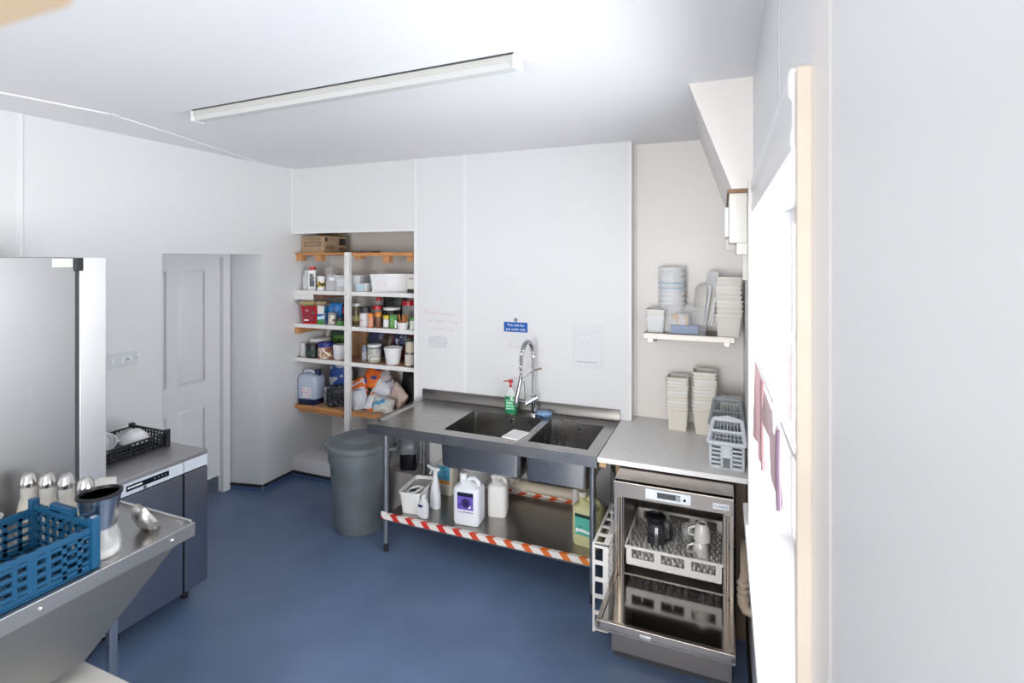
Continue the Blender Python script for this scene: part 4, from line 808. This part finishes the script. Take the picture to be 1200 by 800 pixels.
# shelf 3
o = tag(G().tube([(0, 0, 0), (.045, .03, .235)], .022, 12).put('paper_tube', mat('pale_tube', (.66, .60, .56), .6), None, (-3.70, 4.12, S3+.024)), 'pale cardboard tube leaning at the back left of fourth shelf', 'tube')
jar('white_pail', 'wide white pail with lid behind the black bucket', 'pail', -3.645, 4.0, S3, .095, .16, whp, whitep, .035)
jar('clear_jar', 'small cloudy jar at the far left of the fourth shelf', 'jar', -3.705, 3.85, S3, .035, .15, frost, None)
jar('black_tub', 'black lidded tub with dark green label on fourth shelf', 'tub', -3.60, 3.85, S3, .062, .13, mat('black_tub', (.012, .016, .015), .3), blackp, .025, (.12, .62, printed('btl', [(.01, .05, .035), (.02, .03, .03), (.12, .2, .17)], 30, pos=[0, .5, .66])), taper=.92)
jar('cereal_tub', 'brown-labelled tub with blue lid on fourth shelf', 'tub', -3.455, 3.865, S3, .070, .15, mat('brown_tub', (.20, .09, .05), .4), mat('deep_blue_lid', (.015, .03, .20), .35), .04, (.03, .70, printed('cerl', [(.22, .07, .04), (.72, .55, .40), (.75, .72, .66), (.42, .22, .12)], 18, pos=[0, .42, .52, .6])), taper=.92)
carton('pasta_box', 'dark green box tilted at the back of the fourth shelf', 'box', -3.50, 4.12, S3, .17, .06, .22, 8, printed('pgb', [(.015, .05, .02), (.10, .20, .04), (.03, .08, .03)], 14), [('lid_band', -.5, .5, .82, 1, mat('dark_green', (.01, .04, .02), .4))])
bag('brown paper bag behind the shelf post on fourth shelf', -3.25, 4.06, S3, .20, .11, .27, mat('kraft_paper', (.33, .18, .085), .75, nscale=9, namt=.2), 15, (0, 0, 8), name='paper_bag')
jar('white_pot', 'white plastic pot left of the post on fourth shelf', 'pot', -3.30, 3.87, S3, .058, .135, whp, whitep, .03, (.2, .5, printed('wpl', [(.74, .75, .8), (.5, .55, .75)], 34, pos=[0, .62])), taper=.85)
jar('water_bottle', 'slim clear bottle with bluish print on fourth shelf', 'bottle', -3.025, 3.885, S3, .028, .165, glassy('blue_glass', (.35, .42, .55), .6), None, .02, (.1, .5, printed('wbl', [(.5, .5, .5), (.3, .3, .4), (.7, .7, .7)], 40)), neck=.6)
bag('navy food bag at the back of the fourth shelf', -3.06, 4.13, S3, .17, .09, .24, printed('navyb', [(.02, .025, .07), (.05, .06, .14), (.03, .03, .05)], 10), 18, (0, 0, 5)); bag('dark brown crumpled bag behind the white-lidded jar', -2.93, 4.12, S3, .13, .09, .21, printed('brb', [(.05, .035, .03), (.14, .10, .08), (.25, .2, .2)], 14), 20, (0, 0, -5))
jar('storage_jar', 'clear jar with tilted white lid on the fourth shelf', 'jar', -2.92, 3.885, S3, .060, .16, jarg, whitep, .016, (.15, .75, printed('sjl', [(.45, .46, .42), (.62, .62, .58), (.2, .22, .2)], 28)), (.35, mat('pale_grain', (.5, .45, .28), .7)))
rb = bag('dark red bag with a navy panel behind the white bucket', -2.75, 4.10, S3, .20, .08, .25, mat('dark_red_bag', (.16, .012, .02), .35), 22, (0, 0, 15))
g = pillow(.13, .035, .11, 24, .006); g.xf(Matrix.Translation((-.015, -.045, .125))).put('navy_panel', printed('navp', [(.012, .015, .06), (.02, .02, .10), (.45, .45, .55)], 34, (1, 1, .6), pos=[0, .45, .60]), rb)
t = thing('white_bucket', 'plain open white bucket on the fourth shelf', 'bucket', (-2.715, 3.88, S3)); G().ctub(.077, .145, .78, .003, .005, .02, n=28).put('body', whitep, t)
def tin(label, x, y, z, r, h, m): 
    t = thing('food_tin', label, 'tin', (x, y, z)); G().lathe([(r*.97, 0), (r, .004), (r, .008), (r*.97, .01), (r*.97, h-.01), (r, h-.008), (r, h-.003), (r*.96, h)], 22).put('can', std, t); arc_label(r*.985, .01, h-.01, -180, 180, 'label', m, t, 20); return t
tin('lower cream-labelled tin at the right end of fourth shelf', -2.53, 3.86, S3, .042, .11, lines('tinlab', (.74, .72, .64), (.5, .45, .4), 90)); tin('upper tin with plain cream label on the cream-labelled tin', -2.527, 3.865, S3+.111, .041, .105, mat('tin_cream', (.66, .58, .45), .5))
tin('dark red tin behind the cream-labelled tins', -2.60, 3.96, S3, .04, .11, printed('drt', [(.12, .02, .03), (.3, .08, .08)], 20)); tin('blue labelled tin stacked on the dark red tin', -2.60, 3.96, S3+.111, .04, .11, printed('blt', [(.10, .08, .09), (.15, .35, .45), (.3, .12, .15)], 22))
# shelf 4
t = thing('canister', 'clear bluish canister with navy cap and pink-printed label on lowest shelf', 'canister', (-3.635, 3.875, S4), R(6))
G().loft([ring_rr(.20, .15, .03, 0), ring_rr(.21, .16, .035, .012), ring_rr(.21, .16, .035, .055)]).put('liquid', mat('dark_blue_liquid', (.008, .015, .06), .15), t)
G().loft([ring_rr(.212, .162, .035, .055), ring_rr(.212, .162, .035, .23), ring_rr(.19, .145, .035, .265), ring_rr(.12, .10, .03, .285)]).put('body', mat('bluish_can', (.52, .60, .75), .3, alpha=.9), t)
G().lathe([(.028, .26), (.028, .315), (.024, .318)], 16, .068, 0).put('cap', navy, t); G().tube([(-.085, 0, .25), (-.07, 0, .30), (.0, 0, .305), (.04, 0, .285)], .015, 8).put('handle', mat('bluish_handle', (.6, .66, .76), .35), t)
G().box(-.045, .055, -.083, -.081, .065, .17).put('label', lines('pinkl', (.78, .76, .80), (.62, .12, .3), 75, 'Z', .42), t)
bag('blue and white food bag standing on the lowest shelf', -3.43, 4.05, S4, .22, .11, .38, printed('bwb', [(.012, .04, .20), (.02, .07, .30), (.5, .52, .56), (.012, .03, .12)], 7, (1, 1, 1.4), pos=[0, .4, .56, .66]), 31, (0, 0, 18))
bag('black crumpled bag in front of the blue bag on lowest shelf', -3.33, 3.87, S4, .19, .10, .19, printed('bkb', [(.008, .008, .012), (.03, .035, .05), (.2, .22, .26)], 30, pos=[0, .5, .66]), 33, (0, 0, 20), band=blackp)
bag('grey packet beneath the blue and white bag on the lowest shelf', -3.47, 3.93, S4, .10, .05, .15, printed('gyp', [(.25, .26, .3), (.5, .5, .52), (.03, .04, .1)], 20), 35, (0, 0, 30))
obw = [(.78, .20, .03), (.85, .28, .05), (.70, .68, .68), (.03, .05, .20)]
def pack(label, x, y, z, w, h, m, seed, rot, d=.07): return bag(label, x, y, z, w, d, h, m, seed, rot, name='flour_bag')
o1 = printed('orange_bag_a', [(.025, .04, .20), (.72, .13, .015), (.78, .18, .02), (.72, .50, .42)], 7, pos=[0, .41, .50, .66])
o2 = printed('orange_bag_b', [(.025, .04, .20), (.70, .70, .74), (.75, .15, .02), (.70, .60, .60)], 7, (1, 1, 2), pos=[0, .40, .47, .58])
o3 = printed('paper_bag_text', [(.46, .42, .46), (.60, .52, .54), (.20, .22, .32), (.70, .30, .15)], 11, (1, 1, 2), pos=[0, .44, .56, .66])
o4 = printed('white_flour', [(.66, .72, .80), (.76, .77, .80), (.78, .25, .05)], 6, pos=[0, .45, .66])
o5 = printed('pink_flour', [(.66, .50, .42), (.72, .60, .54), (.75, .25, .08)], 8, pos=[0, .5, .64])
pack('orange and navy flour bag on top of the pile', -3.03, 3.99, S4+.165, .22, .19, o1, 41, (-22, 18, 15)); pack('orange and white flour bag against the post in the pile', -3.10, 3.93, S4+.05, .17, .21, o2, 43, (-12, -22, 10))
pack('grey printed paper bag slanting across the right of the pile', -2.86, 4.03, S4+.10, .22, .24, o3, 45, (-15, -38, 8), .09); pack('pinkish flour bag at the right end of the pile', -2.71, 4.03, S4+.05, .17, .19, o5, 47, (-10, -50, 5), .08)
pack('pale blue white flour bag in the middle of the pile', -2.965, 3.96, S4+.04, .18, .21, o4, 49, (-15, 28, 12)); pack('white flour bag standing at the lower left of the pile', -3.06, 3.87, S4, .15, .17, printed('wf2', [(.72, .74, .80), (.6, .64, .74), (.76, .76, .78)], 8), 51, (-10, -14, 14), .06)
pack('white folded flour bag at the front centre of the pile', -2.955, 3.865, S4, .15, .15, printed('wf3', [(.62, .70, .80), (.75, .76, .80), (.76, .17, .02)], 6, pos=[0, .42, .54]), 53, (-14, 30, 14), .06)
cbag = bag('clear bag with blue and white contents at the front of the pile', -2.83, 3.87, S4, .20, .11, .13, printed('clr', [(.10, .32, .52), (.62, .66, .64), (.70, .72, .68), (.55, .50, .46)], 8, pos=[0, .40, .5, .62]), 55, (-8, 10, 8))
pack('dark brown paper bag at the back right of the lowest shelf', -2.56, 4.14, S4, .16, .24, mat('dark_brown_paper', (.10, .05, .03), .6), 57, (-10, -10, 0), .10); bag('black packet behind the flour bags', -2.74, 4.20, S4, .18, .08, .30, mat('matt_black', (.012, .012, .012), .5), 58, (0, 0, 0))
# ================================================================== LEFT: CHILLER COUNTER, FRIDGE, TABLE
uc = thing('chiller_counter', 'low steel chiller counter with white control fascia by the left wall', 'fridge', (0, 0, 0))
ux0, ux1, uy0, uy1 = -3.55, -2.90, 1.72, 2.23
ucs = steel('chiller_steel', (.36, .39, .44), .34, (40, 40, 1), .02); 
G().box(ux0, ux1-.03, uy0, uy1, .10, .86).put('cabinet', ucs, uc)
tpm = steel('chiller_top', (.50, .49, .49), .45, (40, 1, 40)); G().box(ux0, ux1, uy0, uy1, .865, .892, .003).put('worktop', tpm, uc)
fc = G().box(ux1-.03, ux1, uy0, uy1, .800, .866, .003).put('fascia', mat('fascia_white', (.64, .69, .76), .35), uc)
G().box(ux1, ux1+.002, 1.765, 1.992, .822, .852, .001).put('display_strip', mat('display_black', (.008, .01, .02), .2), fc)
g = G()
for i, (a, w_) in enumerate(((1.772, .014), (1.788, .008), (1.798, .009), (1.809, .007), (1.818, .009), (1.829, .008), (1.839, .007))): g.box(ux1+.002, ux1+.0025, a, a+w_, .834, .843)
g.put('printed_word', whiteprint, fc)
g = G()
for a in (1.91, 1.93, 1.95, 1.97): g.box(ux1+.002, ux1+.0025, a, a+.006, .835, .840)
g.put('indicator_marks', mat('dim_print', (.35, .38, .42), .4), fc); G().cyl(.009, 0, .003, 14).xf(rotm('Y', 90, (ux1, 1.86, .812))).put('lock', std, fc)
G().box(ux1, ux1+.001, 2.078, 2.081, .80, .865).put('fascia_joint', darkp, fc)
G().box(ux1-.028, ux1, uy0, 2.074, .105, .793, .003).put('door', ucs, uc); G().box(ux1-.028, ux1, 2.086, uy1, .105, .793, .003).put('side_panel', ucs, uc); G().box(ux1-.04, ux1-.02, uy0, uy1, .10, .80).put('door_gap', blackp, uc)
G().box(ux0+.02, ux1-.14, uy0+.02, uy1-.02, .02, .10).put('plinth', blackp, uc)  # black plinth added to darken the shaded gap below the cabinet
for (x, y) in ((ux1-.12, uy0+.06), (ux1-.12, uy1-.06), (ux0+.08, uy0+.06), (ux0+.08, uy1-.06)): G().cyl(.02, 0, .10, 12, x, y).put('foot', blackp, uc)

fg = thing('upright_fridge', 'tall stainless upright fridge at the left edge', 'fridge', (0, 0, 0)); fs = steel('fridge_steel', (.34, .34, .345), .44, (40, 40, 1), .015); fs2 = steel('fridge_trim_steel', (.82, .82, .83), .40, (40, 40, 1), .01)
fy0, fy1 = .95, 1.701
G().box(-3.65, -2.985, fy0, fy1, .10, 2.04).put('cabinet', fs, fg); G().box(-2.985, -2.95, fy0, 1.562, .12, 2.053, .004).put('door', fs, fg); G().box(-2.985, -2.952, 1.580, fy1, .10, 2.053, .004).put('side_trim', fs2, fg)
G().box(-2.985, -2.96, 1.562, 1.580, .10, 2.05).put('gasket', darkp, fg); G().box(-2.965, -2.94, 1.553, 1.592, 1.985, 2.05, .004).put('hinge', blackp, fg); G().box(-2.95, -2.949, 1.465, 1.548, 2.005, 2.045).put('pale_patch', mat('pale_green_patch', (.72, .80, .66), .5), fg)  # small pale green patch near the top of the door
for (x, y) in ((-3.6, 1.0), (-3.6, 1.65), (-3.03, 1.0), (-3.03, 1.65)): G().cyl(.02, 0, .1, 12, x, y).put('foot', blackp, fg)

# black crate with crockery on the chiller
def lattice(L, H, nx, nz, bar, t, top=0):
    g = G(); g.box(-L/2, L/2, 0, t, 0, bar*1.4); g.box(-L/2, L/2, -.002, t+.002, H-bar*1.5, H)
    for i in range(nx+1): x = -L/2+L*i/nx; w_ = bar*(1.8 if i % 4 == 0 else .9); g.box(max(-L/2, x-w_/2), min(L/2, x+w_/2), 0, t, 0, H)
    for j in range(1, nz): z = H*j/nz; g.box(-L/2, L/2, 0, t, z-bar*.4, z+bar*.4)
    return g
def crate(name, label, loc, rz, L, Wd, H, m, nx, ny, nz, bar=.006):
    t = thing(name, label, 'crate', loc, rz)
    lattice(L, H, nx, nz, bar, .008).xf(Matrix.Translation((0, -Wd/2, 0))).put('long_side', m, t); lattice(L, H, nx, nz, bar, .008).xf(rotm('Z', 180, (0, Wd/2, 0))).put('long_side', m, t)
    lattice(Wd, H*1.12, ny, nz, bar, .008).xf(rotm('Z', 90, (L/2, 0, 0))).put('end_panel', m, t); lattice(Wd, H*1.12, ny, nz, bar, .008).xf(rotm('Z', -90, (-L/2, 0, 0))).put('end_panel', m, t)
    g = G()
    for i in range(nx+1): x = -L/2+L*i/nx; g.box(x-bar/2, x+bar/2, -Wd/2, Wd/2, 0, .006)
    for i in range(ny+1): y = -Wd/2+Wd*i/ny; g.box(-L/2, L/2, y-bar/2, y+bar/2, 0, .006)
    g.put('base_grid', m, t)
    for sx in (-1, 1):
        for sy in (-1, 1): G().box(sx*L/2-.014, sx*L/2+.014, sy*Wd/2-.014, sy*Wd/2+.014, 0, H*1.22, .003).put('corner_post', m, t)
    return t
ck = crate('black_crate', 'black slatted crate of crockery on the chiller counter', (-3.335, 1.955, .893), R(90), .42, .33, .085, blackp, 16, 12, 4)
g = G()
for sx in (-1,):
    g.tube([(.05, .165, .085), (.05, .165, .115), (-.05, .165, .115), (-.05, .165, .085)], .009, 8)
g.put('raised_handle', blackp, ck)
china = mat('white_crockery', (.78, .79, .81), .2)
def bowl(label, loc, rot, r=.075, h=.055): 
    t = thing('bowl', label, 'bowl', loc, 0, None); G().lathe([(r*.42, 0), (r*.48, .004), (r*.85, h*.5), (r, h), (r*.96, h), (r*.8, h*.52), (r*.4, .01)], 28).put('body', china, t); t.rotation_euler = tuple(R(a) for a in rot); return t
def mug(label, loc, rot): 
    t = thing('mug', label, 'cup', loc); G().lathe([(.032, 0), (.036, .006), (.042, .08), (.039, .08), (.034, .01)], 24).put('body', china, t); G().tube([(.038, 0, .065), (.062, 0, .06), (.06, 0, .025), (.036, 0, .018)], .006, 8).put('handle', china, t); t.rotation_euler = tuple(R(a) for a in rot); return t
bowl('white bowl upside down at the right end of the black crate', (-3.30, 2.06, 1.005), (180, 8, 0), .08, .06); mug('white mug lying on its side in the black crate', (-3.36, 1.95, .965), (70, 0, 40)); mug('white mug at the back left of the black crate', (-3.43, 1.84, .93), (15, 20, 0))
bowl('white bowl tilted at the front of the black crate', (-3.31, 1.88, .95), (25, 30, 0), .08, .05); bowl('white bowl at the back of the black crate', (-3.41, 2.06, .915), (20, -15, 0), .075, .055)
mug('white mug near the fridge end of the black crate', (-3.27, 1.79, .95), (80, 0, -20))

# steel table in the left foreground
tb = thing('steel_table', 'stainless steel table in the left foreground', 'table', (0, 0, 0)); tst = steel('table_steel', (.27, .265, .26), .42, (40, 1, 40), .03); TZ = .90
G().box(-2.93, -2.128, .25, 1.568, TZ-.03, TZ, .002).put('tabletop', steel('table_top_steel', (.40, .395, .39), .28, (40, 1, 40), .06), tb)
G().box(-2.135, -2.118, .25, 1.572, TZ-.052, TZ+.006, .003).put('front_rim', steel('rim_steel', (.46, .455, .45), .40, (40, 1, 40), .02), tb); G().box(-2.93, -2.135, 1.560, 1.572, TZ-.05, TZ+.014, .003).put('end_rim', stb, tb)
ap = G().prism([(1.495, TZ-.05), (1.155, .60), (.25, .60), (.25, TZ-.05)], 'x', -2.137, -2.130).put('front_apron', tst, tb)
for y, z in ((1.47, TZ-.022), (1.02, TZ-.025)): G().lathe([(.008, 0), (.007, .004), (.003, .006)], 12).xf(rotm('Y', 90, (-2.1185, y, z))).put('rivet', stb, tb)
for (x, y) in ((-2.55, 1.49), (-2.55, .35), (-2.2, .35)): G().box(x-.017, x+.017, y-.017, y+.017, 0, TZ-.03, .002).put('leg', stb, tb)
wb = thing('white_bin', 'low white lidded bin standing beneath the steel table front', 'bin', (-2.10, .93, 0))
G().loft([ring_rr(.50, .46, .06, 0), ring_rr(.58, .52, .07, .50)]).put('body', offwh, wb); G().loft([ring_rr(.62, .56, .08, .50), ring_rr(.62, .56, .08, .53), ring_rr(.58, .52, .07, .545)]).put('lid', mat('cream_lid', (.72, .70, .65), .45), wb)

# blue crate
cr = crate('blue_crate', 'blue slatted plastic crate on the steel table', (-2.355, .925, TZ+.002), R(90), .56, .385, .155, crateb, 12, 8, 5, .0145)
for sx in (-1, 1): G().box(sx*.28-.01, sx*.28+.012, -.07, .07, .165, .195, .003).put('hand_grip', crateb, cr)
# glass sugar pourers with dome lids behind the crate
pg = glassy('pourer_glass', (.86, .84, .78), .42, .08); dome = mat('pourer_steel', (.66, .65, .63), .22, 1); sugar = mat('sugar', (.70, .64, .52), .8)
def pourer(label, x, y, s=1):
    t = thing('sugar_pourer', label, 'pourer', (x, y, TZ+.0005), random.random()*3); t.scale = (s, s, s)
    G().lathe([(.034, 0), (.040, .01), (.040, .05), (.033, .085), (.028, .10), (.029, .15), (.027, .155)], 22).put('body', pg, t); G().lathe([(.031, .148), (.032, .158), (.032, .168), (.03, .172), (.026, .192), (.014, .206), (.003, .21)], 22).put('dome_lid', dome, t); G().lathe([(.034, .004), (.036, .05), (.03, .075)], 18).put('contents', sugar, t)
for lb, x, y in (('dome-lidded glass pourer nearest the steel jug', -2.545, 1.385), ('dome-lidded glass pourer second from the steel jug', -2.66, 1.375), ('dome-lidded glass pourer third from the steel jug', -2.75, 1.35), ('dome-lidded glass pourer fourth from the steel jug', -2.83, 1.32)): pourer(lb, x, y, 1.0)
gl3 = thing('glass_tumbler', 'clear glass tumbler behind the crate at the left edge', 'glass', (-2.62, 1.10, TZ)); G().lathe([(.03, 0), (.04, .15), (.037, .15), (.027, .006)], 20).put('body', glassm, gl3)
for i, (x, y, lb) in enumerate(((-2.29, .80, 'clear glass tumbler standing inside the blue crate, nearer the rim'), (-2.40, .86, 'clear glass tumbler standing inside the blue crate, farther back'))): dup(gl3, (x, y, TZ+.008), 0, lb)
# flared steel and glass jar with sugar, ladle
sj = thing('sugar_jar', 'glass jar of white sugar topped by a flared steel collar', 'jar', (-2.245, 1.27, TZ+.0005)); sj.scale = (1.13, 1.13, 1.15)
G().lathe([(.058, 0), (.062, .008), (.06, .05), (.048, .085), (.044, .10)], 28).put('body', glassy('jar_clear', (.9, .9, .9), .3, .04), sj); G().lathe([(.054, .004), (.056, .03), (.02, .036)], 24).put('contents', mat('white_sugar', (.82, .81, .79), .8), sj)
cg = G().loft([ring_c(.044, .088, 28), ring_c(.047, .10, 28), ring_c(.060, .19, 28), ring_c(.064, .205, 28), ring_c(.060, .205, 28), ring_c(.045, .11, 28)]).put('collar', stb, sj)
G().lathe([(.0655, .200), (.066, .208), (.058, .21), (.056, .200)], 28).put('dark_rim', blackp, sj); G().lathe([(.056, .175), (.002, .176)], 24).put('dark_inside', blackp, sj)
ld = thing('ladle_bowl', 'steel scoop bowl tipped over on the table end', 'scoop', (-2.275, 1.475, TZ+.052)); ld.scale = (1.3, 1.3, 1.3)
g = G(); rings = []
for i in range(9): a = PI/2*i/8; rings.append(ring_c(.055*math.sin(a)+.0005, -.04*math.cos(a), 24))
for i in range(8, -1, -1): a = PI/2*i/8; rings.append(ring_c(.053*math.sin(a)+.0005, -.038*math.cos(a)+.001, 24))
g.loft(rings); g.put('bowl', mat('satin_steel', (.66, .64, .62), .3, 1), ld); ld.rotation_euler = (R(-48), R(30), 0)
g = thing('tissue_box', 'small white and beige box by the fridge corner on the table', 'box', (-2.60, 1.49, TZ), R(35)); G().box(-.035, .035, -.03, .03, 0, .145, .002).put('body', offwh, g); G().box(-.036, .0, -.031, .031, .0, .13).put('white_side', whitep, g)
